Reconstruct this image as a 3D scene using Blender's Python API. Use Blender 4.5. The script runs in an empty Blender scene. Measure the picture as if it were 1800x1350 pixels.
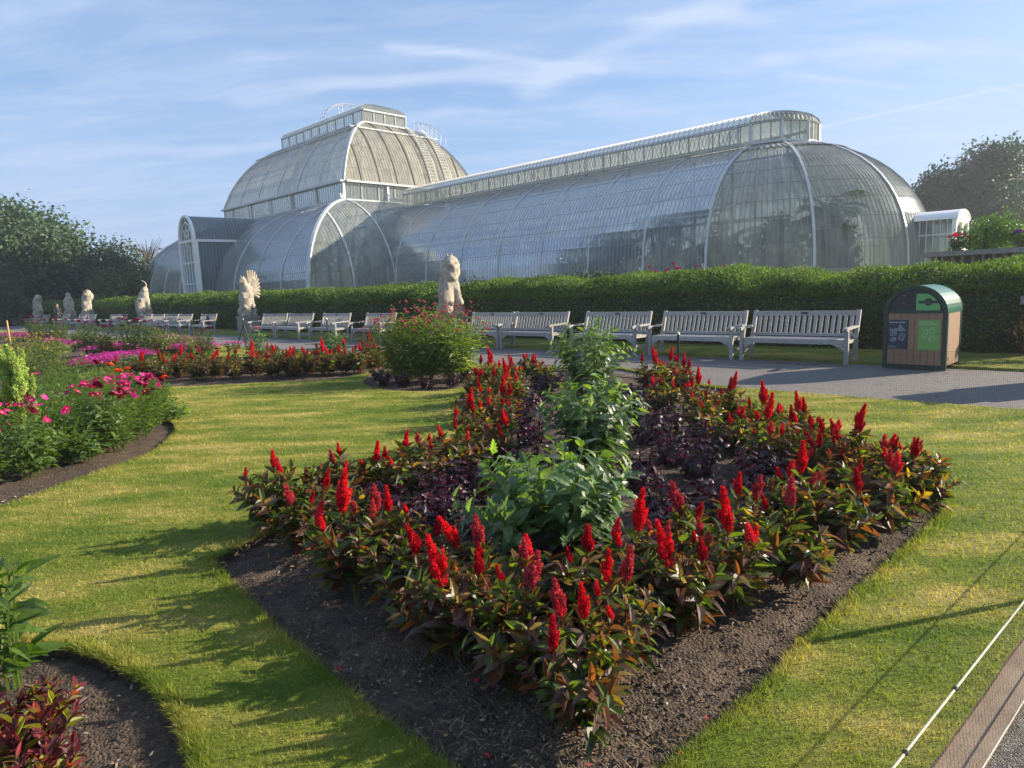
import bpy, math, random
import numpy as np
from mathutils import Vector, Matrix, noise
from mathutils.geometry import delaunay_2d_cdt
R_ = math.radians
scene = bpy.context.scene
# ------------------------------------------------------------------ camera
cam_d = bpy.data.cameras.new('camera'); cam = bpy.data.objects.new('camera', cam_d)
scene.collection.objects.link(cam); scene.camera = cam
cam_d.sensor_width = 36; cam_d.lens = 1196/1800*36; cam_d.clip_start = .05; cam_d.clip_end = 3000
cam.matrix_world = Matrix.Translation((0,0,1.6)) @ Matrix.Rotation(R_(90-8.08),4,'X') @ Matrix.Rotation(R_(-2.35),4,'Z')
# ------------------------------------------------------------------ sun and sky
SUN_EL = R_(23.0); SD = Vector((.969*math.cos(SUN_EL), .247*math.cos(SUN_EL), math.sin(SUN_EL)))
sun_d = bpy.data.lights.new('sun','SUN'); sun = bpy.data.objects.new('sun', sun_d); scene.collection.objects.link(sun)
sun_d.energy = 5.0; sun_d.angle = R_(.6); sun_d.color = (1,.87,.68)
sun.rotation_euler = SD.to_track_quat('Z','Y').to_euler()
scene.view_settings.view_transform = 'Standard'; scene.view_settings.look = 'None'
scene.view_settings.exposure = 1.12; scene.view_settings.gamma = 1; scene.view_settings.use_curve_mapping = False
scene.cycles.transparent_max_bounces = 16; scene.cycles.max_bounces = 8
A = R_(45.5)

class NT:
    """small node-tree helper"""
    def __init__(s, tree): s.t = tree; tree.nodes.clear()
    def n(s, typ, ins=None, **kw):
        nd = s.t.nodes.new('ShaderNode'+typ)
        for k,v in kw.items(): setattr(nd,k,v)
        for k,v in (ins or {}).items():
            if isinstance(v, bpy.types.NodeSocket): s.t.links.new(v, nd.inputs[k])
            else: nd.inputs[k].default_value = v
        return nd
    def m(s, op, a, b=0.0, c=0.0): return s.n('Math', {0:a,1:b,2:c}, operation=op).outputs[0]
    def vm(s, op, a, b=(0,0,0), out=0):
        return s.n('VectorMath', {0:a,1:b}, operation=op).outputs[out]
    def ramp(s, fac, pts):
        nd = s.n('ValToRGB', {0:fac}); el = nd.color_ramp.elements
        while len(el) < len(pts): el.new(.5)
        for e,(p,c) in zip(el, pts): e.position = p; e.color = (*c,1) if len(c)==3 else c
        return nd.outputs[0]
    def mix(s, fac, a, b, mode='MIX'):
        nd = s.n('Mix', data_type='RGBA', blend_type=mode)
        for i,v in ((0,fac),(6,a),(7,b)):
            if isinstance(v, bpy.types.NodeSocket): s.t.links.new(v, nd.inputs[i])
            else: nd.inputs[i].default_value = v if i==0 else (*v,1)[:4]
        return nd.outputs[2]
    def noise(s, vec, scale, detail=3, rough=.5, **kw):
        return s.n('TexNoise', {'Vector':vec,'Scale':scale,'Detail':detail,'Roughness':rough}, **kw).outputs[0]

# ground coordinates, metres
MAINBED = [(-1.91, 4.04),(-1.38, 3.35),(-0.89, 2.77),(-0.53, 2.37),(-0.26, 2.1),(0.0, 1.75),(0.12, 1.7),(0.46, 2.06),(0.81, 2.37),(1.27, 2.84),(1.91, 3.45),(2.65, 4.16),(2.92, 4.43),(3.31, 5.54),(3.21, 7.57),(2.62, 9.13),(3.24, 9.57),(2.9, 10.24),(2.34, 12.03),(1.62, 13.66),(0.01, 12.38),(-0.76, 10.54),(-0.87, 9.61),(-0.51, 8.19),(-0.49, 6.71),(-0.99, 5.58),(-1.46, 4.83),(-1.79, 4.36)]
LEFTBED = [(-4.61, 4.79),(-4.23, 5.05),(-4.22, 5.39),(-4.11, 5.85),(-4.04, 6.5),(-3.9, 6.98),(-4.02, 7.74),(-4.23, 8.43),(-4.59, 9.05),(-4.92, 9.33),(-6.29, 10.94),(-8.14, 13.25),(-11.32, 16.9),(-14.82, 19.71),(-18.73, 20.38)]
NEARBED = [(-2.47, 3.09),(-2.22, 3.05),(-1.9, 2.92),(-1.65, 2.74),(-1.42, 2.52),(-1.24, 2.3),(-1.14, 2.15),(-1.1, 1.9),(-1.2, 1.6),(-2.6, 1.5),(-3.4, 2.0),(-3.3, 3.0),(-2.9, 3.2)]
MIDBED = [(-7.77, 12.99),(-6.45, 12.77),(-5.37, 12.76),(-4.56, 12.91),(-3.94, 12.65),(-3.28, 13.01),(-2.88, 13.76),(-2.89, 16.57),(-3.95, 19.9),(-5.3, 18.75),(-6.57, 18.33),(-8.24, 19.0),(-9.45, 18.87),(-9.79, 17.21),(-9.59, 15.46)]
ROUNDBED = [(-2.78, 12.46),(-2.43, 11.5),(-1.85, 10.96),(-1.09, 10.75),(-0.67, 11.4),(-0.54, 12.98),(-0.96, 14.61),(-2.16, 16.28),(-2.94, 15.34)]
PATHNEAR = [(-48.26, 64.9),(-17.82, 30.68),(-13.72, 27.56),(-10.5, 24.32),(-5.8, 20.56),(-4.32, 20.07),(-0.35, 14.39),(2.24, 12.06),(3.26, 10.14),(4.41, 8.67),(5.72, 7.47)]
CEL_NL = [(-1.44, 3.99),(-0.99, 3.44),(-0.65, 3.08),(-0.34, 2.73),(-0.07, 2.49),(0.16, 2.34)]
CEL_NR = [(0.44, 2.59),(0.74, 2.86),(1.08, 3.1),(1.44, 3.35),(1.91, 3.77),(2.3, 4.05),(2.69, 4.32)]
CEL_IN = [(-1.18, 4.19),(-0.72, 3.63),(-0.36, 3.2),(-0.1, 3.01),(0.13, 2.88),(0.37, 2.92),(0.62, 3.11),(0.95, 3.4),(1.31, 3.66),(1.73, 3.97)]
CEL_LF = [(-1.62, 4.56),(-1.29, 4.81),(-1.03, 4.98),(-0.76, 5.22),(-0.51, 5.59),(-0.18, 5.81),(-0.43, 6.7),(-0.14, 7.03),(-0.36, 7.99),(-0.09, 8.67),(-0.49, 9.42),(-0.01, 10.06),(0.45, 10.81),(-0.36, 10.43),(0.3, 11.9)]
CEL_RF = [(2.06, 9.78),(2.27, 8.98),(1.77, 8.07),(2.17, 7.8),(2.31, 6.98),(1.89, 6.79),(2.36, 6.33),(2.05, 6.05),(2.42, 5.69),(2.1, 5.37),(2.42, 5.16),(2.49, 4.85),(2.21, 4.62),(2.55, 4.51),(2.73, 4.55),(2.43, 10.25)]
PURP = [(0.21, 8.81),(0.21, 6.84),(-0.03, 6.4),(-0.25, 5.01),(-0.04, 4.37),(-0.82, 4.46),(-1.07, 4.55),(0.99, 5.13),(1.36, 5.76),(1.81, 6.31),(1.83, 5.02),(1.89, 4.73),(0.97, 4.47),(1.28, 4.32),(0.15, 3.62),(0.42, 3.52),(1.68, 7.11),(-0.51, 4.54),(-0.61, 4.04),(0.48, 9.67),(1.31, 7.81)]
MID = [(-8.14, 14.24),(-8.18, 15.01),(-7.21, 13.96),(-7.25, 14.9),(-6.33, 13.69),(-6.31, 14.6),(-5.55, 13.63),(-5.52, 14.63),(-4.78, 13.56),(-4.4, 13.62),(-4.23, 14.21),(-3.7, 13.57),(-3.64, 14.51),(-3.13, 13.84),(-3.03, 14.82),(-4.0, 15.97),(-3.44, 16.52),(-4.52, 15.92),(-4.92, 15.49),(-5.75, 16.37),(-2.67, 15.24)]
MIDGREEN = [(-6.12, 15.91),(-4.23, 15.81),(-7.88, 15.96),(-9.24, 15.87)]
COS = [(-4.8, 6.31),(-4.65, 6.49),(-4.48, 6.57),(-4.38, 6.77),(-4.35, 7.12),(-4.17, 7.35),(-4.28, 7.95),(-4.79, 8.36),(-4.97, 8.07),(-4.94, 7.49),(-5.45, 7.57),(-5.98, 7.95),(-5.78, 9.73),(-5.96, 9.34),(-6.12, 8.98),(-5.06, 9.15)]
LBACK = [(-8.47, 11.95),(-7.87, 11.8),(-7.87, 12.45),(-7.37, 12.31),(-9.43, 12.87),(-9.94, 14.61),(-9.53, 14.95),(-8.47, 13.99),(-11.36, 15.04),(-11.43, 16.05)]
PURPD = [(-13.32, 21.59),(-11.7, 19.75),(-11.08, 19.82),(-10.67, 19.98),(-10.46, 20.41),(-20.29, 29.43),(-18.72, 27.81),(-18.57, 28.29),(-16.16, 25.57),(-22.37, 32.09),(-8.59, 17.42),(-8.87, 18.64)]
PET1 = [(-26.59, 35.82),(-25.38, 34.78),(-24.25, 33.79),(-23.18, 32.86),(-21.8, 31.46),(-20.54, 30.17),(-17.56, 26.47),(-16.92, 25.92),(-16.1, 25.06),(-15.35, 24.27),(-12.78, 21.92),(-12.5, 21.8),(-12.35, 21.93)]
PET2 = [(-11.16, 17.7),(-11.16, 17.92),(-11.17, 18.15),(-11.17, 18.38),(-11.17, 18.62),(-11.17, 18.86),(-11.17, 19.12),(-11.18, 19.37),(-11.18, 19.64),(-11.18, 19.91),(-11.18, 20.19),(-11.18, 20.48),(-11.19, 20.78),(-10.67, 16.91),(-10.67, 17.12),(-10.67, 17.32),(-10.66, 17.54),(-10.66, 17.75),(-10.65, 17.98),(-10.65, 18.2),(-10.64, 18.44),(-10.64, 18.68),(-10.64, 18.93),(-10.63, 19.18),(-10.62, 19.44),(-10.62, 19.71),(-10.32, 16.33),(-10.31, 16.52),(-10.3, 16.71),(-10.29, 16.91),(-10.28, 17.11),(-10.27, 17.32),(-10.26, 17.53),(-10.26, 17.75),(-10.25, 17.97),(-10.24, 18.2),(-10.23, 18.44),(-10.22, 18.68),(-10.21, 18.92)]
PET3 = [(-13.51, 26.33),(-12.73, 25.42),(-12.0, 24.57),(-11.37, 23.79),(-10.78, 23.07),(-10.13, 22.14),(-9.63, 21.52),(-9.07, 20.7),(-9.34, 20.46),(-9.44, 20.15),(-10.02, 20.93),(-10.66, 21.77),(-8.88, 19.92),(-9.91, 21.44),(-10.48, 22.09)]
BIGS = [(4.78, 8.95),(7.03, 9.22),(5.38, 7.92),(6.35, 8.31)]
DAHA = (0.22, 3.69)
DAHB = (0.74, 5.95)
DAHC = (1.16, 9.5)
TALL = (-1.34, 11.32)
LIME = (-5.23, 6.91)
CANE = (-14.26, 19.5)
TRAILS = [[(1.202, 2.68),(1.66, 2.259)], [(0.193, 2.27),(0.548, 1.856)], [(-0.295, 2.014),(0.23, 2.187)], [(-0.433, 2.283),(0.951, 2.207)], [(0.945, 2.155),(1.501, 2.029)], [(-0.289, 2.565),(0.275, 2.458)], [(0.554, 1.925),(1.316, 1.808)], [(-1.785, 2.572),(-0.96, 2.7)], [(1.554, 2.288),(1.713, 2.329)], [(0.894, 2.241),(1.252, 2.305)]]


world = bpy.data.worlds.new('World'); scene.world = world; world.use_nodes = True
def build_world():
    N = NT(world.node_tree)
    sky = N.n('TexSky', sky_type='NISHITA', sun_disc=False, sun_elevation=SUN_EL,
              sun_rotation=math.atan2(SD.x, SD.y), altitude=0, air_density=1.1, dust_density=.7, ozone_density=2.5)
    d = N.n('TexCoord').outputs['Generated']
    sx = N.n('SeparateXYZ', {0:d})
    dz = N.m('ADD', N.m('MAXIMUM', sx.outputs[2], 0), .15)
    p = N.n('CombineXYZ', {0:N.m('DIVIDE', sx.outputs[0], dz), 1:N.m('DIVIDE', sx.outputs[1], dz)}).outputs[0]
    warp = N.n('TexNoise', {'Vector':p,'Scale':1.3,'Detail':3}).outputs[1]
    pw = N.vm('ADD', p, N.n('VectorMath', {0:N.vm('SUBTRACT', warp, (.5,.5,.5)), 3:.35}, operation='SCALE').outputs[0])
    mp = N.n('Mapping', {'Vector':pw,'Rotation':(0,0,R_(-12)),'Scale':(.55,2.1,1)}).outputs[0]
    c1 = N.noise(mp, 1.3, 7, .6)
    veil = N.ramp(c1, [(.38,(0,0,0)),(.75,(.55,.55,.55))])
    c2 = N.noise(N.n('Mapping', {'Vector':pw,'Rotation':(0,0,R_(20)),'Scale':(.7,2.4,1),'Location':(4,2,0)}).outputs[0], 2.6, 7, .6)
    wisp = N.ramp(c2, [(.46,(0,0,0)),(.75,(.45,.45,.45))])
    tot = N.m('ADD', veil, wisp)
    soft = N.noise(pw, 9, 4, .6)
    widths = [.016,.06,.03,.07,.05,.035,.05,.06,.018,.02]; amps = [.75,.55,.5,.45,.55,.42,.45,.35,.6,.4]
    for ((a,b),(c,e)),wd,am in zip(TRAILS, widths, amps):
        ab = (c-a, e-b, 0); L2 = ab[0]**2+ab[1]**2
        pa = N.vm('SUBTRACT', pw if wd>.03 else p, (a,b,0))
        t = N.m('DIVIDE', N.n('VectorMath', {0:pa,1:ab}, operation='DOT_PRODUCT').outputs['Value'], L2)
        tc = N.n('Clamp', {0:t,1:-.25 if wd>.03 else 0,2:1.15}).outputs[0]
        q = N.n('VectorMath', {0:ab,3:tc}, operation='SCALE').outputs[0]
        dist = N.n('VectorMath', {0:N.vm('SUBTRACT', pa, q)}, operation='LENGTH').outputs['Value']
        dist = N.m('ADD', dist, N.m('MULTIPLY', N.m('SUBTRACT', soft, .5), wd*1.4))
        g = N.n('MapRange', {0:dist,1:0.0,2:wd*1.6,3:am,4:0.0}, interpolation_type='SMOOTHSTEP').outputs[0]
        tot = N.m('ADD', tot, N.m('MULTIPLY', g, N.m('ADD', soft, .35)))
    low = N.n('MapRange', {0:sx.outputs[2],1:0.0,2:.32,3:.50,4:0.0}, interpolation_type='SMOOTHSTEP').outputs[0]
    base = N.mix(.55, sky.outputs[0], (2.05,2.95,4.75))
    base = N.mix(N.m('MULTIPLY', low, 1.7), base, (2.75,3.4,4.7))
    tot = N.m('MINIMUM', N.m('MULTIPLY', tot, .95), .9)
    col = N.mix(tot, base, (3.9,4.3,5.2))
    col = N.mix(1.0, col, (.90,.98,1.05), 'MULTIPLY')
    bg = N.n('Background', {0:col,1:.083})
    N.t.links.new(bg.outputs[0], N.n('OutputWorld').inputs[0])
build_world()

# ------------------------------------------------------------------ mesh helpers
col_ = scene.collection
def tag(o, label=None, cat=None, group=None, kind=None):
    for k,v in (('label',label),('category',cat),('group',group),('kind',kind)):
        if v: o[k] = v
    return o
def empty(name, loc, rz=0):
    o = bpy.data.objects.new(name, None); col_.objects.link(o); o.location = loc; o.rotation_euler = (0,0,rz)
    o.empty_display_size = .2; return o
class MB:
    """collects geometry; build() links it as ONE mesh object"""
    def __init__(s): s.V=[]; s.F=[]; s.M=[]; s.C=[]; s.nv=0
    def add(s, v, f, m=0, c=None):
        v = np.asarray(v, float).reshape(-1,3); f = np.asarray(f, int)
        s.V.append(v); s.F.append(f+s.nv); s.M.append(np.full(len(f), m) if np.isscalar(m) else np.asarray(m)); s.nv += len(v)
        if c is None: c = (.8,.8,.8)
        c = np.asarray(c, float); s.C.append(np.broadcast_to(c, (len(v),3)) if c.ndim==1 else c)
    def box(s, c, hx, hy, hz, m=0, col=None, rz=0, M=None):
        P = np.array([(x,y,z) for z in (-hz,hz) for y in (-hy,hy) for x in (-hx,hx)], float)
        if M is not None: P = P @ np.array(M.to_3x3()).T
        elif rz: cc,ss=math.cos(rz),math.sin(rz); P = P @ np.array([[cc,ss,0],[-ss,cc,0],[0,0,1]])
        s.add(P+np.asarray(c,float), [(0,2,3,1),(4,5,7,6),(0,1,5,4),(2,6,7,3),(0,4,6,2),(1,3,7,5)], m, col)
    def beam(s, a, b, w, h, m=0, col=None, up=(0,0,1)):
        a,b = Vector(a),Vector(b); d = b-a; L = d.length
        if L < 1e-6: return
        d /= L; x = d.cross(Vector(up))
        if x.length < 1e-4: x = d.cross(Vector((1,0,0)))
        x.normalize(); z = x.cross(d)
        M = Matrix((x,d,z)).transposed(); s.box((a+b)/2, w/2, L/2, h/2, m, col, M=M)
    def tube(s, pts, rad, n=6, m=0, col=None, cap=True):
        P = [Vector(p) for p in pts]; k = len(P)
        if np.isscalar(rad): rad = [rad]*k
        ring=[]; prev=None
        for i,p in enumerate(P):
            d = (P[min(i+1,k-1)]-P[max(i-1,0)])
            d = d.normalized() if d.length>1e-9 else Vector((0,0,1))
            x = (prev - d*prev.dot(d)) if prev is not None else d.cross(Vector((.123,.456,.88)))
            if x.length<1e-5: x = d.orthogonal()
            x.normalize(); prev = x; y = d.cross(x)
            for j in range(n):
                a = 2*math.pi*j/n; ring.append(p + (x*math.cos(a)+y*math.sin(a))*rad[i])
        F = [(i*n+j, i*n+(j+1)%n, (i+1)*n+(j+1)%n, (i+1)*n+j) for i in range(k-1) for j in range(n)]
        s.add([tuple(v) for v in ring], F, m, col)
        if cap and n>3:
            base = s.nv-len(ring)
            for st in (0,(k-1)*n):
                c0 = len(s.V); cen = np.mean([tuple(ring[st+j]) for j in range(n)],axis=0)
                s.add(np.vstack([cen]+[tuple(ring[st+j]) for j in range(n)]), [(0,1+j,1+(j+1)%n) for j in range(n)], m, col)
    def scatter(s, T, O, D, Nn, L, W, C, m=0):
        """copies of leaf template T=(verts, faces); Y of the template runs along D, Z along Nn"""
        TV, TF = T; TV = np.asarray(TV,float); n = len(O)
        O,D,Nn = (np.asarray(a,float) for a in (O,D,Nn)); L = np.broadcast_to(L,(n,)); W = np.broadcast_to(W,(n,))
        D = D/np.linalg.norm(D,axis=1,keepdims=True); X = np.cross(D,Nn); X /= np.linalg.norm(X,axis=1,keepdims=True)+1e-9
        Z = np.cross(X,D)
        P = O[:,None]+TV[None,:,0:1]*(X*W[:,None])[:,None]+TV[None,:,1:2]*(D*L[:,None])[:,None]+TV[None,:,2:3]*(Z*L[:,None])[:,None]
        C = np.asarray(C,float); C = np.broadcast_to(C,(n,3)) if C.ndim==1 else C
        Cc = np.repeat(C, len(TV), axis=0); k = len(TV)
        byn = {}
        for f in TF: byn.setdefault(len(f),[]).append(f)
        base = s.nv; first=True
        for kk,fs in byn.items():
            f = (np.asarray(fs)[None]+ (np.arange(n)*k)[:,None,None]).reshape(-1,kk)
            if first: s.add(P.reshape(-1,3), f, m, Cc); first=False
            else: s.F.append(f+base); s.M.append(np.full(len(f),m))
    def build(s, name, mats, parent=None, smooth=False, org=None):
        me = bpy.data.meshes.new(name)
        V = np.vstack(s.V)
        if org is not None: V = V-np.asarray(org,float)
        idx = np.concatenate([f.ravel() for f in s.F]); tot = np.concatenate([np.full(len(f), f.shape[1]) for f in s.F if len(f)])
        st = np.concatenate([[0],np.cumsum(tot)[:-1]])
        me.vertices.add(len(V)); me.vertices.foreach_set('co', V.ravel().astype(np.float32))
        me.loops.add(len(idx)); me.loops.foreach_set('vertex_index', idx.astype(np.int32))
        me.polygons.add(len(tot)); me.polygons.foreach_set('loop_start', st.astype(np.int32))
        for m_ in (mats if isinstance(mats,(list,tuple)) else [mats]): me.materials.append(m_)
        me.polygons.foreach_set('material_index', np.concatenate(s.M).astype(np.int32))
        me.polygons.foreach_set('use_smooth', np.full(len(tot), smooth))
        ca = me.color_attributes.new('Col','FLOAT_COLOR','POINT')
        ca.data.foreach_set('color', np.hstack([np.vstack(s.C), np.ones((len(V),1))]).ravel().astype(np.float32))
        me.update(calc_edges=True)
        o = bpy.data.objects.new(name, me); col_.objects.link(o)
        if parent: o.parent = parent
        return o
def inst(mesh_obj, name, parent, loc=(0,0,0), rot=(0,0,0), sc=1.0):
    o = bpy.data.objects.new(name, mesh_obj.data if hasattr(mesh_obj,'data') else mesh_obj); col_.objects.link(o)
    o.parent = parent; o.location = loc; o.rotation_euler = rot; o.scale = (sc,sc,sc); return o
def copy_tree(o, parent=None):
    c = o.copy(); col_.objects.link(c); c.parent = parent
    for ch in KIDS.get(o.name, []) or list(o.children): copy_tree(ch, c)
    return c
KIDS = {}
def W(v,u,z=0): return (-math.sin(A)*u+math.cos(A)*v, math.cos(A)*u+math.sin(A)*v, z)
def UV(x,y): return (math.cos(A)*x+math.sin(A)*y, -math.sin(A)*x+math.cos(A)*y)   # -> v, u
rng = np.random.default_rng(7)
def ground_z(x,y):
    v,u = UV(x,y)
    t = min(max((v-17.0)/3.5,0),1); t = t*t*(3-2*t)
    return .95*t*min(max((150-abs(u))/60,0),1)
# ------------------------------------------------------------------ materials
def mat(name):
    m = bpy.data.materials.new(name); m.use_nodes = True; return m, NT(m.node_tree)
def out(N, sh, disp=None):
    o = N.n('OutputMaterial'); N.t.links.new(sh, o.inputs[0])
def bump(N, h, st=.3, dist=.01): return N.n('Bump', {'Strength':st,'Distance':dist,'Height':h}).outputs[0]
def bsdf(N, col, rough=.6, nrm=None, **kw):
    ins = {'Base Color':col if isinstance(col,bpy.types.NodeSocket) else (*col,1), 'Roughness':rough}
    if nrm is not None: ins['Normal'] = nrm
    ins.update(kw); return N.n('BsdfPrincipled', ins).outputs[0]
def obj_co(N): return N.n('TexCoord').outputs['Object']
def pos(N): return N.n('NewGeometry').outputs['Position']
def leaf_mat(name, trans=.45, rough=.42, tcol=(2.0,2.1,.4), spec=.5):
    m,N = mat(name); c = N.n('VertexColor', layer_name='Col').outputs[0]
    nz = N.noise(pos(N), 45, 3); c = N.mix(1.0, c, N.ramp(nz,[(.25,(.7,.7,.7)),(.75,(1.3,1.3,1.3))]), 'MULTIPLY')
    a = bsdf(N, c, rough, **{'Specular IOR Level':spec})
    t = N.n('BsdfTranslucent', {0:N.mix(1.0, c, tcol, 'MULTIPLY')}).outputs[0]
    out(N, N.n('MixShader', {0:trans,1:a,2:t}).outputs[0]); return m
M_leaf = leaf_mat('leaf'); M_dark = leaf_mat('purple_leaf', .2, .4, (2.0,.5,.8), .35); M_tree = leaf_mat('tree_leaf', .22, .5, (1.0,1.6,.5), .3)
M_petal = leaf_mat('petal', .3, .85, (1.3,.8,.8), .05)
M_hedge = leaf_mat('hedge_leaf', .3, .55, (1.5,1.7,.35), .25)
def simple(name, col, rough=.6, nscale=8, var=.15, bst=.15, metal=0, bd=.005, sc3=(1,1,1), rnd=0):
    m,N = mat(name); co = N.n('Mapping', {'Vector':obj_co(N),'Scale':sc3}).outputs[0]
    nz = N.noise(co, nscale, 5, .6)
    lo = tuple(c*(1-var) for c in col); hi = tuple(min(1,c*(1+var)) for c in col)
    c = N.ramp(nz, [(.3,lo),(.7,hi)])
    if rnd: v=N.n('MapRange',{0:N.n('ObjectInfo').outputs['Random'],3:1-rnd,4:1+rnd}).outputs[0]; c=N.mix(1.0,c,N.n('CombineXYZ',{0:v,1:v,2:v}).outputs[0],'MULTIPLY')
    out(N, bsdf(N, c, rough, bump(N, nz, bst, bd), Metallic=metal)); return m
M_white = simple('white_paint', (.52,.54,.54), .45, 3, .1)
M_white2 = simple('bright_white_paint', (.82,.82,.80), .45, 3, .05)
M_stone = simple('weathered_stone', (.38,.33,.26), .9, 9, .4, .6, bd=.02)
M_plinth = simple('pale_plinth_stone', (.27,.25,.215), .9, 14, .25, .5, bd=.01)
M_teak = simple('weathered_teak', (.36,.34,.31), .75, 5, .28, .5, bd=.004, sc3=(2,14,14), rnd=.16)
M_iron = simple('dark_iron', (.035,.028,.024), .5, 30, .3, .2, .3)
M_brass = simple('brass_tip', (.55,.48,.35), .35, 30, .1, .1, metal=.7)
M_bark = simple('bark', (.09,.07,.05), .95, 9, .4, .8, bd=.03, sc3=(3,3,.6))
M_rope = simple('pale_rope', (.55,.50,.40), .85, 220, .2, .8, bd=.003, sc3=(1,1,1))
M_wire = simple('net_strand', (.03,.03,.03), .5, 60, .2)
M_black = simple('black_bead', (.02,.02,.02), .4, 60, .2)
# ------------------------------------------------------------------ glazed palm house
def glass_mat(name, milk, transp, tint, refl=.5):
    m,N = mat(name)
    c = N.n('VertexColor', layer_name='Col').outputs[0]
    P = obj_co(N)
    dirt = N.noise(N.n('Mapping',{'Vector':P,'Scale':(1.2,1.2,.35)}).outputs[0], 1.2, 5, .6)
    fine = N.noise(P, 9, 3, .6)
    base = N.mix(N.ramp(dirt,[(.3,(0,0,0)),(.75,(1,1,1))]), tuple(t*.82 for t in tint), tint)
    base = N.mix(1.0, base, c, 'MULTIPLY')
    nrm = bump(N, N.noise(P, 1.6, 3), .28, .05)
    dif = N.n('BsdfDiffuse', {0:base}).outputs[0]; tr = N.n('BsdfTranslucent', {0:base}).outputs[0]
    body = N.n('MixShader', {0:.55,1:dif,2:tr}).outputs[0]
    tp = N.n('BsdfTransparent', {0:(.86,.93,.92,1)}).outputs[0]
    k = N.m('ADD', N.m('MULTIPLY', N.m('SUBTRACT', dirt, .5), .45), N.m('ADD', N.m('MULTIPLY',N.m('SUBTRACT',fine,.5),.12), milk))
    inner = N.n('MixShader', {0:N.n('Clamp',{0:k}).outputs[0],1:tp,2:body}).outputs[0]
    gl = N.n('BsdfGlossy', {'Color':(.9,.95,1,1),'Roughness':.2,'Normal':nrm}).outputs[0]
    fr = N.n('Fresnel', {'IOR':1.5,'Normal':nrm}).outputs[0]
    fr = N.m('MULTIPLY', fr, refl)
    out(N, N.n('MixShader', {0:fr,1:inner,2:gl}).outputs[0]); return m
M_glass = glass_mat('wing_glass', .70, .5, (.27,.33,.375), .36)
M_glass_up = glass_mat('dome_glass', .74, .4, (.70,.65,.52), .38)
M_glass_lan = glass_mat('lantern_glass', .58, .5, (.52,.53,.49), .5)
M_glass_sunlit = glass_mat('sunlit_glass', .74, .5, (.50,.53,.49), .5)  # same glass with the sunlight put into a lighter, milkier tint
M_bar = simple('glazing_bar', (.31,.31,.30), .5, 3, .2)
M_bar_d = simple('glazing_bar_backlit', (.26,.25,.23), .6, 3, .2)  # darker copy of the bar colour, paints in the look of backlit bars
M_ribd = simple('brown_rib', (.12,.10,.08), .6, 3, .2)
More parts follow.
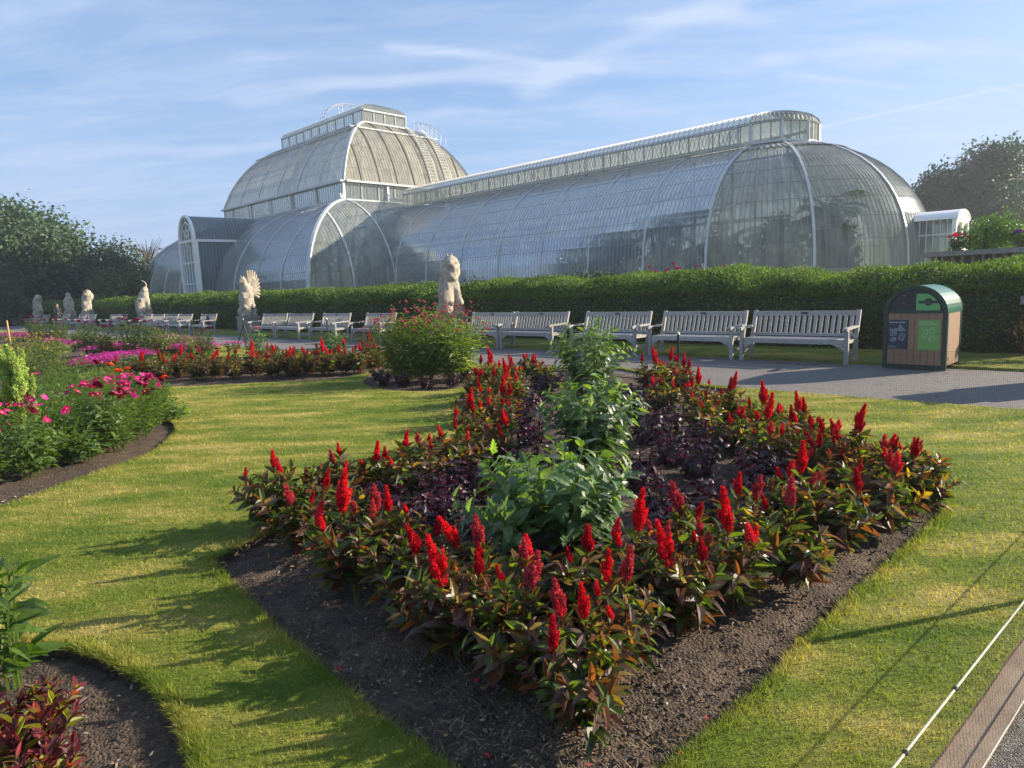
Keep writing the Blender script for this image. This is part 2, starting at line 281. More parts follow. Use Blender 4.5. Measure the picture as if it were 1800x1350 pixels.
def palm_house():
    OR = np.array(W(40,45,.95)); root = empty('palm_house', tuple(OR), A)
    tag(root, 'long Victorian glasshouse with curved white-ribbed glazing and a tall central dome behind the hedge', 'glasshouse')
    def loc(v,u,z): return (v-40.0, u-45.0, z-.95)     # local frame of the root
    def Bd(mb,name,mats,parent=root,**k): return mb.build(name,mats,parent,**k)
    def prof(th_m, n=12):
        s = np.linspace(0,1,n+1)*th_m; return (1-np.cos(s))/(1-math.cos(th_m)), np.sin(s)/math.sin(th_m)
    def prof2(t0,t1,n=12):
        s = np.linspace(t0,t1,n+1); return (math.cos(t0)-np.cos(s))/(math.cos(t0)-math.cos(t1)), (np.sin(s)-math.sin(t0))/(math.sin(t1)-math.sin(t0))
    # generic: S(a,f) -> (v,u) ; profile arrays fr (inset fraction) and zr
    def glaze(name, pt, amax, fr, zs, bars, hor, gm, bm, cut=None, br=.02, na=2, parent=root, pc=None):
        """pt(a,f)->(v,u). panes: one quad per bar gap and profile step with a slight tint of its own"""
        g = MB(); r = np.random.default_rng(abs(hash(name))%999 if False else len(name)*17+int(amax*10))
        edges = sorted(set([0.0]+list(bars)+[amax])); ns=len(fr)-1
        for i in range(len(edges)-1):
            a0,a1 = edges[i],edges[i+1]
            tn = r.uniform(.82,1.1)
            for j in range(ns):
                q=[]
                for (a,jj) in ((a0,j),(a1,j),(a1,j+1),(a0,j+1)):
                    v,u = pt(a,fr[jj]); q.append(loc(v,u,zs[jj]))
                tt = tn*r.uniform(.80,1.12); g.add(q,[(0,1,2,3)],0,(tt,tt,tt))
        for a in bars:
            pl=[]
            for j in range(ns+1):
                if cut and cut(a, fr[j]):
                    if pl:
                        lo,hi = fr[j-1],fr[j]; zl,zh = zs[j-1],zs[j]
                        for _ in range(12):
                            mid=(lo+hi)/2
                            if cut(a,mid): hi=mid
                            else: lo=mid
                        k=(lo-fr[j-1])/(fr[j]-fr[j-1]+1e-9); v,u = pt(a,lo,True); pl.append(loc(v,u,zl+(zh-zl)*k))
                    break
                v,u = pt(a,fr[j],True); pl.append(loc(v,u,zs[j]))
            if len(pl)>1: g.tube(pl, br, 3, 1, cap=False)
        for h in hor:
            j = int(h); k=h-j
            f = fr[j]+(fr[min(j+1,ns)]-fr[j])*k; z = zs[j]+(zs[min(j+1,ns)]-zs[j])*k
            m_ = max(2,na); g.tube([loc(*pt(amax*t/m_,f),z) for t in range(m_+1)], br*.8, 3, 1, cap=False)
        return Bd(g,name,[gm,bm])
    # ---- wing (near end, with its rounded apse)
    fr,zr = prof(math.acos(2.5/7.6),12)
    zw = 1.9+6.9*zr**.86; KU=1.1
    bay = 26.7/7
    def wingside(sg):
        return lambda a,f,raw=False: (40.1+sg*(7.6-5.1*f), 17.6+a)
    nb = 15
    bars_w = [i*bay/nb for i in range(1,nb*8+6)]
    bars_w = [b for b in bars_w if b<32.0]
    glaze('glazing', wingside(-1), 32.4, fr, zw, bars_w, [2,3.6,5.2,6.8,8.6,10.4], M_glass, M_bar)
    glaze('glazing', wingside(1), 32.4, fr, zw, bars_w[::2], [3.6,6.8], M_glass, M_bar)
    def apse(a,f,raw=False):
        R = 7.6-5.1*f; return (40.1-R*math.cos(a), 17.6-KU*R*math.sin(a))
    bars_a = [math.pi*i/95 for i in range(1,95)]
    glaze('apse_glazing', apse, math.pi, fr, zw, bars_a, [1.4,2.8,4.2,5.6,7.0,8.6], M_glass_sunlit, M_bar_d, na=40)
    # scalloped flashing ring at the top of the apse
    g = MB()
    zR=lambda R_p: 1.93+6.95*(math.sqrt(max(0,1-(R_p/7.6)**2))/math.sin(math.acos(2.5/7.6)))**.86
    for i in range(40):
        a0,a1 = math.pi*i/40, math.pi*(i+1)/40
        P=[]
        for a,rr,zz in ((a0,2.2,zR(2.5)+.03),(a1,2.2,zR(2.5)+.03),(a1,3.55,zR(3.55)),((a0+a1)/2,3.85,zR(3.85)),(a0,3.55,zR(3.55))):
            P.append(loc(40.1-rr*math.cos(a),17.6-KU*rr*math.sin(a),zz))
        g.add(P,[(0,1,2,3,4)],0)
    Bd(g,'roof_flashing',M_bar)
    def rib(pts, w=.13, name='rib', m=M_white):
        g = MB()
        for a,b in zip(pts[:-1],pts[1:]): g.beam(a,b,w,w)
        g.tube(pts, w*.5, 6); return Bd(g,name,m)
    for i in range(8):
        a=i*bay
        for sg in (-1,1):
            p=[loc(*wingside(sg)(a,f),z) for f,z in zip(fr,zw)]
            if sg==1 and i%2: continue
            rib(p, .11 if i else .14)
    for i in range(1,5): rib([loc(*apse(math.pi*i/5,f),z) for f,z in zip(fr,zw)], .13)
    # scroll feet at the rib bases
    for i in range(8):
        v,u = wingside(-1)(i*bay,0); g=MB()
        for k in range(3):
            a0=k*1.2; g.tube([loc(v-.25-.1*math.cos(t)*(.5+k*.3), u, 1.75+.28*k+.16*math.sin(t)) for t in np.linspace(a0,a0+4.6,9)], .03, 4)
        Bd(g,'scroll_bracket',M_white2)
    # plinth under all glass
    g=MB()
    for sg in (-1,1): g.box(loc(40.1+sg*7.62,17.6+13.3,1.4),.14,13.3,.5)
    for i in range(30):
        a0,a1=math.pi*i/30,math.pi*(i+1)/30
        g.beam(loc(40.1-7.62*math.cos(a0),17.6-7.62*KU*math.sin(a0),1.4),loc(40.1-7.62*math.cos(a1),17.6-7.62*KU*math.sin(a1),1.4),.26,1.0)
    for v in (24.9,55.3): g.box(loc(v,62.4,1.4),.14,18.2,.5)
    for u in (44.3,80.5): g.box(loc(40.1,u,1.4),15.3,.14,.5)
    Bd(g,'plinth',M_plinth)
    # ---- wing lantern
    def lantern(zb,zt,zr_,hw,u0,u1,apse_end,gm):
        g=MB(); ring=[]
        step=bay/6
        us=np.arange(u0,u1+.01,step)
        # outline from far side round to near side
        path=[(40.1-hw,u) for u in us[::-1]]
        if apse_end: path += [(40.1-hw*math.cos(a),u0-hw*math.sin(a)) for a in np.linspace(0,math.pi,16)[1:-1]]
        path += [(40.1+hw,u) for u in us]
        for i,((v0,uu0),(v1,uu1)) in enumerate(zip(path[:-1],path[1:])):
            tt=random.uniform(.9,1.05)
            g.add([loc(v0,uu0,zb),loc(v1,uu1,zb),loc(v1,uu1,zt),loc(v0,uu0,zt)],[(0,1,2,3)],0,(tt,)*3)
            g.beam(loc(v0,uu0,zb),loc(v0,uu0,zt),.05,.05,1)
        Bd(g,'lantern_wall',[gm,M_bar])
        # barrel roof with its bars
        g=MB(); th=np.linspace(0,math.pi,13); R=hw+.12
        ub=np.arange(u0,u1+.01,bay/11)
        for j,(a,b) in enumerate(zip(ub[:-1],ub[1:])):
            tt=random.uniform(.88,1.06)
            for k in range(12):
                q=[loc(40.1-R*math.cos(t),uu,zt+(zr_-zt)*math.sin(t)) for uu,t in ((a,th[k]),(b,th[k]),(b,th[k+1]),(a,th[k+1]))]
                g.add(q,[(0,1,2,3)],0,(tt,)*3)
            g.tube([loc(40.1-R*1.005*math.cos(t),a,zt+(zr_-zt)*1.01*math.sin(t)) for t in th],.022,3,1,cap=False)
        if apse_end:
            ph=np.linspace(0,math.pi/2,7)
            for i in range(32):
                a0,a1=math.pi*i/32,math.pi*(i+1)/32
                for k in range(6):
                    q=[loc(40.1-R*math.cos(p)*math.cos(a),u0-R*math.cos(p)*math.sin(a),zt+(zr_-zt)*math.sin(p)) for a,p in ((a0,ph[k]),(a1,ph[k]),(a1,ph[k+1]),(a0,ph[k+1]))]
                    g.add(q,[(0,1,2,3)],0,(.95,)*3)
                g.tube([loc(40.1-R*1.005*math.cos(p)*math.cos(a0),u0-R*1.005*math.cos(p)*math.sin(a0),zt+(zr_-zt)*1.01*math.sin(p)) for p in ph],.022,3,1,cap=False)
        Bd(g,'lantern_roof',[gm,M_bar])
        for z,w,h in ((zt+.03,.2,.12),(zb,.2,.12)):
            g=MB()
            for (v0,a),(v1,b) in zip(path[:-1],path[1:]): g.beam(loc(v0,a,z),loc(v1,b,z),w,h)
            Bd(g,'lantern_cornice',M_white)
        return path
    path = lantern(8.92,9.98,10.85,2.5,17.6,49.6,True,M_glass_lan)
    # heavy posts on the rounded end and lattice guard rail beside the straight part
    for a in (0,.63,1.26,1.88,2.51,3.14):
        g=MB(); R=2.56; g.box(loc(40.1-R*math.cos(a),17.6-R*math.sin(a),9.45),.07,.09,.53,rz=-a); Bd(g,'lantern_post',M_white)
    for sg in (-1,1):
        g=MB(); v=40.1+sg*2.85
        for z in (9.0,9.85): g.beam(loc(v,18.2,z),loc(v,47.4,z),.05,.06)
        n=19; st=(47.4-18.2)/n
        for i in range(n+1):
            u=18.2+i*st; g.beam(loc(v,u,8.8),loc(v,u,9.88),.06,.06)
            g.beam(loc(v,u,8.95),loc(v+sg*.25,u,8.65),.04,.04)
            if i<n:
                for k in range(6):
                    a,b=u+st*k/6,u+st*(k+1)/6
                    g.beam(loc(v,a,9.02),loc(v,b,9.83),.022,.022); g.beam(loc(v,b,9.02),loc(v,a,9.83),.022,.022)
        Bd(g,'lattice_railing',M_bar)
    # raised maintenance rail along the top of the wing roof
    g=MB(); v=40.1-3.9
    g.beam(loc(v,20.5,8.60),loc(v,43.6,8.60),.07,.08)
    for i in range(12): g.beam(loc(v,20.5+i*2.1,8.57),loc(v-.1,20.5+i*2.1,8.4),.05,.05)
    Bd(g,'maintenance_rail',M_bar_d)
    # ---- central block, lower tier
    f2,z2 = prof(R_(76),12); zl = 1.9+7.55*z2; f2=list(f2); zl=list(zl)
    V0,V1,U0,U1 = 24.9,55.3,44.3,80.5; IV,IU = 7.6,6.4
    def tier(V0,V1,U0,U1,IV,IU,f,z,gm,bm,nb,name,lower):
        Lu=U1-U0; Lv=V1-V0
        for sg in (0,1):
            def pt(a,q,raw=False,sg=sg):
                v = V0+IV*q if sg==0 else V1-IV*q
                if raw: return (v,U0+a)
                return (v, U0+IU*q+(a/Lu)*(Lu-2*IU*q))
            cut = lambda a,q: a<IU*q or a>Lu-IU*q
            n = int(Lu/bay*nb); bars=[Lu*i/n for i in range(1,n)] if sg==0 else [Lu*i/n for i in range(2,n,3)]
            glaze(name, pt, Lu, f, z, bars, [1.6,3.2,4.8,6.5,8.4], gm, bm, cut, na=2)
            nr = round(Lu/bay)
            if sg==0:
                for i in range(1,nr):
                    a=Lu*i/nr; pl=[]
                    for j in range(len(f)):
                        if cut(a,f[j]): break
                        pl.append(loc(*pt(a,f[j],True),z[j]))
                    rib(pl,.12)
        for sg in (0,1):
            def pt(a,q,raw=False,sg=sg):
                u = U0+IU*q if sg==0 else U1-IU*q
                if raw: return (V0+a,u)
                return (V0+IV*q+(a/Lv)*(Lv-2*IV*q), u)
            cut = lambda a,q: a<IV*q or a>Lv-IV*q
            n = int(Lv/bay*nb); bars=[Lv*i/n for i in range(1,n)] if sg==0 else [Lv*i/n for i in range(2,n,4)]
            glaze(name, pt, Lv, f, z, bars, [1.6,3.2,4.8,6.5,8.4], (M_glass_sunlit if lower else gm), bm, cut, na=2)  # lower end faces take the lighter glass that paints in sunlight
            if sg==0:
                for a in [Lv*i/8 for i in range(1,8)]:
                    if lower and 7.6<a<Lv-7.6: continue
                    pl=[]
                    for j in range(len(f)):
                        if cut(a,f[j]): break
                        pl.append(loc(*pt(a,f[j],True),z[j]))
                    rib(pl,.13, m=M_ribd if not lower else M_white)
        for v0,sv in ((V0,1),(V1,-1)):
            for u0,su in ((U0,1),(U1,-1)):
                rib([loc(v0+sv*IV*q,u0+su*IU*q,zz) for q,zz in zip(f,z)],.22,'hip_rib')
    tier(V0,V1,U0,U1,IV,IU,f2,zl,M_glass,M_bar,13,'lower_glazing',True)
    # clerestory
    cv0,cv1,cu0,cu1 = V0+IV,V1-IV,U0+IU,U1-IU
    g=MB()
    def wallrun(p0,p1,z0,z1,n,post,g,gm_i=0):
        for i in range(n):
            a=[p0[k]+(p1[k]-p0[k])*i/n for k in (0,1)]; b=[p0[k]+(p1[k]-p0[k])*(i+1)/n for k in (0,1)]
            tt=random.uniform(.85,1.05)
            g.add([loc(*a,z0),loc(*b,z0),loc(*b,z1),loc(*a,z1)],[(0,1,2,3)],gm_i,(tt,)*3)
            w=.12 if i%post==0 else .035
            g.beam(loc(*a,z0),loc(*a,z1),w,w,1)
    wallrun((cv0,cu0),(cv0,cu1),9.45,10.9,66,12,g); wallrun((cv1,cu0),(cv1,cu1),9.45,10.9,33,6,g)
    wallrun((cv0,cu0),(cv1,cu0),9.45,10.9,44,5,g); wallrun((cv0,cu1),(cv1,cu1),9.45,10.9,22,5,g)
    Bd(g,'clerestory',[M_glass,M_bar])
    g=MB()
    for z,w,h in ((10.98,.5,.16),(9.47,.3,.12)):
        o_=.1 if z>10 else .02
        for a,b in (((cv0-o_,cu0-o_),(cv0-o_,cu1+o_)),((cv1+o_,cu0-o_),(cv1+o_,cu1+o_))): g.beam(loc(*a,z),loc(*b,z),w,h)
        for a,b in (((cv0-o_+w/2,cu0-o_),(cv1+o_-w/2,cu0-o_)),((cv0-o_+w/2,cu1+o_),(cv1+o_-w/2,cu1+o_))): g.beam(loc(*a,z+.003),loc(*b,z+.003),w,h)
    Bd(g,'gutter',M_white)
    for i,(v,u,dv,du) in enumerate([(cv0,cu0,-.75,-.75),(cv0+4.4,cu0,0,-1),(cv0+11,cu0,0,-1)]+[(cv0,cu0+4.5*k,-1,0) for k in range(1,5)]):
        g=MB(); g.box(loc(v+dv*.08,u+du*.08,10.2),.09,.09,.7)
        t=np.linspace(0,math.pi/2,9)
        g.tube([loc(v+dv*1.3*(1-math.cos(x)),u+du*1.3*(1-math.cos(x)),10.75-1.3*math.sin(x)) for x in t],.05,5)
        g.tube([loc(v+dv*(1.3-.16*math.cos(x)),u+du*(1.3-.16*math.cos(x)),9.6+.16*math.sin(x)) for x in np.linspace(0,5.6,12)],.035,4)
        Bd(g,'scroll_bracket',M_white2)
    # ---- upper dome
    f3,z3 = prof2(R_(24),R_(76),12); z3=11.05+6.1*z3
    tier(cv0,cv1,cu0,cu1,5.15,4.1,list(f3),list(z3),M_glass_up,M_bar_d,13,'dome_glazing',False)
    # dome lantern: hipped box
    lv0,lv1,lu0,lu1 = cv0+5.15,cv1-5.15,cu0+4.1,cu1-4.1
    g=MB(); wallrun((lv0,lu0),(lv0,lu1),17.15,18.25,40,4,g); wallrun((lv1,lu0),(lv1,lu1),17.15,18.25,20,4,g)
    wallrun((lv0,lu0),(lv1,lu0),17.15,18.25,16,4,g); wallrun((lv0,lu1),(lv1,lu1),17.15,18.25,10,4,g)
    Bd(g,'lantern_wall',[M_glass_lan,M_bar])
    g=MB(); th=np.linspace(0,math.pi/2,7); hw=(lv1-lv0)/2+.1; cc=(lv0+lv1)/2
    def lp(sv,t,u): return loc(cc+sv*hw*math.cos(t),u,18.28+.9*math.sin(t))
    nU=40
    for sv in (-1,1):
        for k in range(6):
            a0=lu0-.1+1.5*(1-math.cos(th[k])) ; a1=lu0-.1+1.5*(1-math.cos(th[k+1])); b0=lu1+.1-1.5*(1-math.cos(th[k])); b1=lu1+.1-1.5*(1-math.cos(th[k+1]))
            g.add([lp(sv,th[k],a0),lp(sv,th[k],b0),lp(sv,th[k+1],b1),lp(sv,th[k+1],a1)],[(0,1,2,3)],0,(.95,)*3)
        for i in range(1,nU):
            u=lu0+(lu1-lu0)*i/nU
            pl=[lp(sv,t,u) for t in th if lu0-.1+1.5*(1-math.cos(t))<=u<=lu1+.1-1.5*(1-math.cos(t))]
            if len(pl)>1: g.tube(pl,.025,3,1,cap=False)
    for ue,su in ((lu0-.1,1),(lu1+.1,-1)):
        for k in range(6):
            P=[]
            for t in (th[k],th[k+1]):
                uu=ue+su*1.5*(1-math.cos(t)); z=18.28+.9*math.sin(t); P.append((uu,z,hw*math.cos(t)))
            (u0_,z0_,w0),(u1_,z1_,w1)=P
            g.add([loc(cc-w0,u0_,z0_),loc(cc+w0,u0_,z0_),loc(cc+w1,u1_,z1_),loc(cc-w1,u1_,z1_)],[(0,1,2,3)],0,(1,)*3)
        for i in range(-9,10):
            x=hw*i/10; pl=[loc(cc+x,ue+su*1.5*(1-math.cos(t)),18.29+.9*math.sin(t)) for t in np.linspace(0,math.pi/2,9) if hw*math.cos(t)>=abs(x)-.01]
            if len(pl)>1: g.tube(pl,.025,3,1,cap=False)
    Bd(g,'lantern_roof',[M_glass_lan,M_bar])
    for z in (17.2,18.27):
        g=MB()
        for a,b in (((lv0-.05,lu0),(lv0-.05,lu1)),((lv1+.05,lu0),(lv1+.05,lu1)),((lv0+.06,lu0-.05),(lv1-.06,lu0-.05)),((lv0+.06,lu1+.05),(lv1-.06,lu1+.05))): g.beam(loc(*a,z),loc(*b,z),.18,.12)
        Bd(g,'lantern_cornice',M_white)
    # guard rail round the dome shoulder
    g=MB(); q,zq=float(np.interp(.72,np.linspace(0,1,13),f3)),float(np.interp(.72,np.linspace(0,1,13),z3))+.12
    c4=[(cv0+5.15*q,cu0+4.1*q),(cv1-5.15*q,cu0+4.1*q),(cv1-5.15*q,cu1-4.1*q),(cv0+5.15*q,cu1-4.1*q)]
    c4b=[(c4[0][0]-.6,c4[0][1]),(c4[1][0]+.9,c4[1][1])]
    g.beam(loc(*c4b[0],zq),loc(*c4b[1],zq),.12,.1); g.beam(loc(c4[0][0],c4[0][1]-.4,zq+.012),loc(c4[3][0],c4[3][1]+1.2,zq+.012),.12,.1)
    Bd(g,'shoulder_rail',M_white)
    # curved roof ladders
    def ladder(fn, w, name='roof_ladder', n=26):
        g=MB(); P=[fn(i/n) for i in range(n+1)]
        for sx in (-1,1): g.tube([tuple(np.array(p)+np.array(d)*w/2*sx) for p,d in P],.035,4)
        for i in range(n): p,d=P[i]; p=np.array(p); d=np.array(d); g.beam(p-d*w/2,p+d*w/2,.03,.03)
        Bd(g,name,M_white)
    def dpt(t): a=R_(24+52*t); return (math.cos(R_(24))-math.cos(a))/(math.cos(R_(24))-math.cos(R_(76))), 11.05+6.1*(math.sin(a)-math.sin(R_(24)))/(math.sin(R_(76))-math.sin(R_(24)))
    def end_l(v):
        return lambda t: (loc(v,cu0+4.1*dpt(t)[0]-.25,dpt(t)[1]+.15),(1,0,0))
    ladder(end_l(42.3),.75); ladder(end_l(44.1),.75)
    g=MB()   # hooped guard on top of the end ladder
    for dv in (43.75,44.45):
        g.tube([loc(dv,lu0-3.6+3.8*t,17.15-1.9*(1-t)**1.8+.75) for t in np.linspace(0,1,12)],.03,4)
        for t in np.linspace(0,1,7): g.beam(loc(dv,lu0-3.6+3.8*t,17.15-1.9*(1-t)**1.8-.1),loc(dv,lu0-3.6+3.8*t,17.15-1.9*(1-t)**1.8+.75),.03,.03)
    Bd(g,'ladder_guard',M_white)
    ladder(lambda t:(loc(cv0+5.15*dpt(t)[0]-.25,61.0,dpt(t)[1]+.15),(0,1,0)),.8)
    g=MB()   # arched travelling ladder over the lantern
    for du in (60.2,61.0):
        g.tube([loc(40.1-3.1*math.cos(t),du,18.2+2.0*math.sin(t)) for t in np.linspace(0,math.pi,20)],.035,4)
    for t in np.linspace(.0,math.pi,16): g.beam(loc(40.1-3.1*math.cos(t),60.2,18.2+2.0*math.sin(t)),loc(40.1-3.1*math.cos(t),61.0,18.2+2.0*math.sin(t)),.03,.03)
    for dv in (-1.1,-.7,.5,.9): g.beam(loc(40.1+dv,60.6,19.0),loc(40.1+dv*1.15,60.6,20.1),.06,.06)
    Bd(g,'arched_ladder',M_white)
    # ---- entrance porch in the middle of the long side
    g=MB(); u0,u1,v0,v1=59.95,63.05,23.5,31.5
    for u in (u0,u1):
        g.add([loc(v0,u,1.2),loc(v1,u,1.2),loc(v1,u,6.55),loc(v0,u,6.55)],[(0,1,2,3)],0,(.95,)*3)
        for i in range(28): vv=v0+(v1-v0)*i/28; g.beam(loc(vv,u,1.2),loc(vv,u,6.55),.03,.03,1)
    Bd(g,'porch_wall',[M_glass,M_bar])
    g=MB(); th=np.linspace(0,math.pi,13)
    for k in range(12):
        g.add([loc(vv,61.5-1.6*math.cos(t),6.7+2.05*math.sin(t)) for vv,t in ((v0-.1,th[k]),(v1+2,th[k]),(v1+2,th[k+1]),(v0-.1,th[k+1]))],[(0,1,2,3)],0,(.95,)*3)
    for i in range(36):
        vv=v0+(v1+2-v0)*i/36; g.tube([loc(vv,61.5-1.61*math.cos(t),6.7+2.07*math.sin(t)) for t in th],.025,3,1,cap=False)
    Bd(g,'porch_roof',[M_glass,M_bar])
    g=MB()
    for u in (u0,u1):
        g.box(loc(v0,u,3.95),.17,.17,2.75); g.beam(loc(v0+.17,u,6.62),loc(v1,u,6.62),.26,.2)
    g.tube([loc(v0-.05,61.5-1.6*math.cos(t),6.7+2.05*math.sin(t)) for t in th],.14,6)
    g.tube([loc(v0-.05,61.5-1.15*math.cos(t),6.7+1.5*math.sin(t)) for t in th],.06,5)
    g.beam(loc(v0-.02,u0+.17,6.62),loc(v0-.02,u1-.17,6.62),.2,.24)
    for t in (.8,1.57,2.34): g.beam(loc(v0-.05,61.5,6.8),loc(v0-.05,61.5-1.5*math.cos(t),6.7+1.95*math.sin(t)),.05,.05)
    g.tube([loc(v0-.05,61.5-.55*math.cos(t),6.9+.75*math.sin(t)) for t in np.linspace(0,2*math.pi,16)],.04,4)
    for k in range(1,5): g.beam(loc(v0,u0+(u1-u0)*k/5,1.2),loc(v0,u0+(u1-u0)*k/5,6.5),.09,.09)
    for z in (3.0,4.8): g.beam(loc(v0,u0,z),loc(v0,u1,z),.08,.1)
    Bd(g,'porch_frame',M_white2)
    g=MB()
    g.add([loc(v0+.05,u0,1.2),loc(v0+.05,u1,1.2),loc(v0+.05,u1,6.5),loc(v0+.05,u0,6.5)],[(0,1,2,3)],0,(.9,)*3)
    P=[loc(v0+.05,61.5,6.7)]+[loc(v0+.05,61.5-1.55*math.cos(t),6.7+2.0*math.sin(t)) for t in th]
    g.add(P,[(0,i,i+1) for i in range(1,13)],0,(.9,)*3)
    Bd(g,'porch_window',[M_glass])
    # ---- small white lobby at the rounded end
    g=MB(); u0,u1,v0,v1=7.95,10.6,38.75,41.3
    for v in (v0,v1):
        g.add([loc(v,u0,.95),loc(v,u1,.95),loc(v,u1,4.0),loc(v,u0,4.0)],[(0,1,2,3)],0,(.95,)*3)
        for i in range(9): g.beam(loc(v,u0+(u1-u0)*i/9,.95),loc(v,u0+(u1-u0)*i/9,4.0),.045,.045,1)
        g.beam(loc(v,u0,3.3),loc(v,u1,3.3),.05,.08,1)
    g.add([loc(v,u0+.05,z) for v,z in ((v0,.95),(v1,.95),(v1,4),(v0,4))],[(0,1,2,3)],0,(.95,)*3)
    Bd(g,'lobby_glazing',[M_glass,M_white])
    g=MB(); n=10; w=(v1-v0)/2+.14; c0=(v0+v1)/2; th=np.linspace(0,math.pi,n+1)
    for k in range(n):
        ar=[]
        for uu in (u0-.15,u1+.3):
            for t in (th[k],th[k+1]):
                for rr in (1,.93): ar.append(loc(c0-w*rr*math.cos(t),uu,4.0+.5*rr*math.sin(t)))
        g.add(ar,[(0,2,6,4),(1,5,7,3),(0,1,3,2),(4,6,7,5)])
    Bd(g,'lobby_roof',M_white2)
    g=MB()
    for v in (v0,v1,c0): g.box(loc(v,u0,2.45),.09 if v!=c0 else .06,.09,1.55)
    for z in (1.1,2.6,3.95): g.box(loc(c0,u0-.01,z),(v1-v0)/2,.1,.1)
    for s_ in (-1,1):
        q=(v1-v0)/4; cx=c0+s_*q
        pts=[loc(cx-q*.85*math.cos(t),u0-.03,3.4+.45*math.sin(t)) for t in np.linspace(0,math.pi,9)]; g.tube(pts,.05,4)
    P=[loc(c0,u0-.12,4.0)]+[loc(c0-w*math.cos(t),u0-.12,4.0+.5*math.sin(t)) for t in th]
    g.add(P,[(0,i,i+1) for i in range(1,n+1)])
    Bd(g,'lobby_front',M_white2)
    g=MB()   # gallery rail and floor seen dimly inside
    for v in (36.2,44.0): g.beam(loc(v,18,5.4),loc(v,46,5.4),.1,.16)
    for i in range(13):
        for v in (36.2,44.0): g.beam(loc(v,18+i*2.3,.95),loc(v,18+i*2.3,8.3),.1,.1)
    g.beam(loc(33.9,17.6,4.9),loc(33.9,44,4.9),.12,.12)
    Bd(g,'inner_columns',M_white)
    return root
palm_house()
# ------------------------------------------------------------------ ground, lawn, beds, paths
def inpoly(X,Y,poly):
    X=np.asarray(X);Y=np.asarray(Y); r=np.zeros(X.shape,bool); n=len(poly)
    for i in range(n):
        x0,y0=poly[i]; x1,y1=poly[(i+1)%n]
        c=((y0>Y)!=(y1>Y)) & (X < (x1-x0)*(Y-y0)/((y1-y0) if y1!=y0 else 1e-9)+x0); r^=c
    return r
def edge_dist(X,Y,poly):
    d=np.full(np.shape(X),1e9); n=len(poly)
    for i in range(n):
        x0,y0=poly[i]; x1,y1=poly[(i+1)%n]; dx,dy=x1-x0,y1-y0
        t=np.clip(((X-x0)*dx+(Y-y0)*dy)/(dx*dx+dy*dy+1e-12),0,1)
        d=np.minimum(d,np.hypot(X-x0-t*dx,Y-y0-t*dy))
    return d
def smooth_poly(P, n=2):
    P=[tuple(p) for p in P]
    for _ in range(n):
        Q=[]
        for i in range(len(P)):
            a,b=P[i],P[(i+1)%len(P)]
            Q+= [(a[0]*.75+b[0]*.25,a[1]*.75+b[1]*.25),(a[0]*.25+b[0]*.75,a[1]*.25+b[1]*.75)]
        P=Q
    return P
def densify(P, step=.12):
    Q=[]
    for i in range(len(P)):
        a,b=P[i],P[(i+1)%len(P)]; L=math.hypot(b[0]-a[0],b[1]-a[1]); n=max(1,int(L/step))
        for k in range(n): Q.append((a[0]+(b[0]-a[0])*k/n+random.uniform(-.008,.008),a[1]+(b[1]-a[1])*k/n+random.uniform(-.008,.008)))
    return Q
random.seed(3)
main_s = densify(MAINBED,.1); left_s = densify(smooth_poly(LEFTBED),.15); near_s = densify(smooth_poly(NEARBED),.08)
mid_s = densify(smooth_poly(MIDBED),.3); round_s = densify(smooth_poly(ROUNDBED),.25)
FAR1 = [(-15.6,29.3),(-9.4,22.6),(-9.6,21.6),(-12.2,22.4),(-13.9,19.2),(-14.7,17.7),(-16.0,19.5),(-14.6,22.6),(-17.5,27.2)]
FAR2 = [(-31,46),(-22,35),(-18,29),(-17.6,26),(-20,27.6),(-27,35),(-36,43)]
far_s = densify(smooth_poly(FAR1,1),.6); far2_s = densify(smooth_poly(FAR2,1),.8)
BEDS = [main_s,left_s,near_s,mid_s,round_s,far_s,far2_s]
def grass_colour(N, P):
    a = N.noise(N.n('Mapping',{'Vector':P,'Rotation':(0,0,R_(25)),'Scale':(.9,2.3,1)}).outputs[0], 1.1, 5, .62)
    b = N.noise(P, .35, 3, .6); cc = N.noise(P, 14, 4, .7)
    k = N.m('ADD', N.m('MULTIPLY', a, .75), N.m('MULTIPLY', b, .25))
    c = N.ramp(k, [(.385,(.115,.18,.022)),(.485,(.205,.24,.038)),(.56,(.34,.31,.08)),(.67,(.54,.42,.175))])
    # near bed edges and close to the viewer the turf is lusher
    return N.mix(1.0, c, N.ramp(cc,[(.25,(.72,.75,.7)),(.75,(1.25,1.22,1.2))]), 'MULTIPLY')
m,N = mat('lawn_turf'); P = pos(N); M_turf = m
cN = grass_colour(N,P); st = N.noise(P, 60, 4, .75)
out(N, bsdf(N, N.mix(1.0,cN,N.ramp(st,[(.3,(.5,.55,.45)),(.7,(1.05,1.05,1))]),'MULTIPLY'), .8, bump(N, st, .9, .03), **{'Specular IOR Level':.15}))
m,N = mat('grass_blade'); M_blade = m
c = N.mix(1.0, grass_colour(N,pos(N)), N.n('VertexColor',layer_name='Col').outputs[0], 'MULTIPLY')
out(N, N.n('MixShader',{0:.38,1:bsdf(N,c,.5,**{'Specular IOR Level':.3}),2:N.n('BsdfTranslucent',{0:N.mix(1.0,c,(1.6,1.7,.8),'MULTIPLY')}).outputs[0]}).outputs[0])
m,N = mat('bed_soil'); M_soil = m; P = pos(N)
vo = N.n('TexVoronoi',{'Vector':P,'Scale':75.0,'Randomness':1.0}); n1=N.noise(P,9,6,.65); n2=N.noise(P,120,3,.7); n3=N.noise(P,1.3,3,.5)
base = N.ramp(n1,[(.3,(.038,.025,.016)),(.6,(.092,.062,.040)),(.8,(.18,.125,.08))])
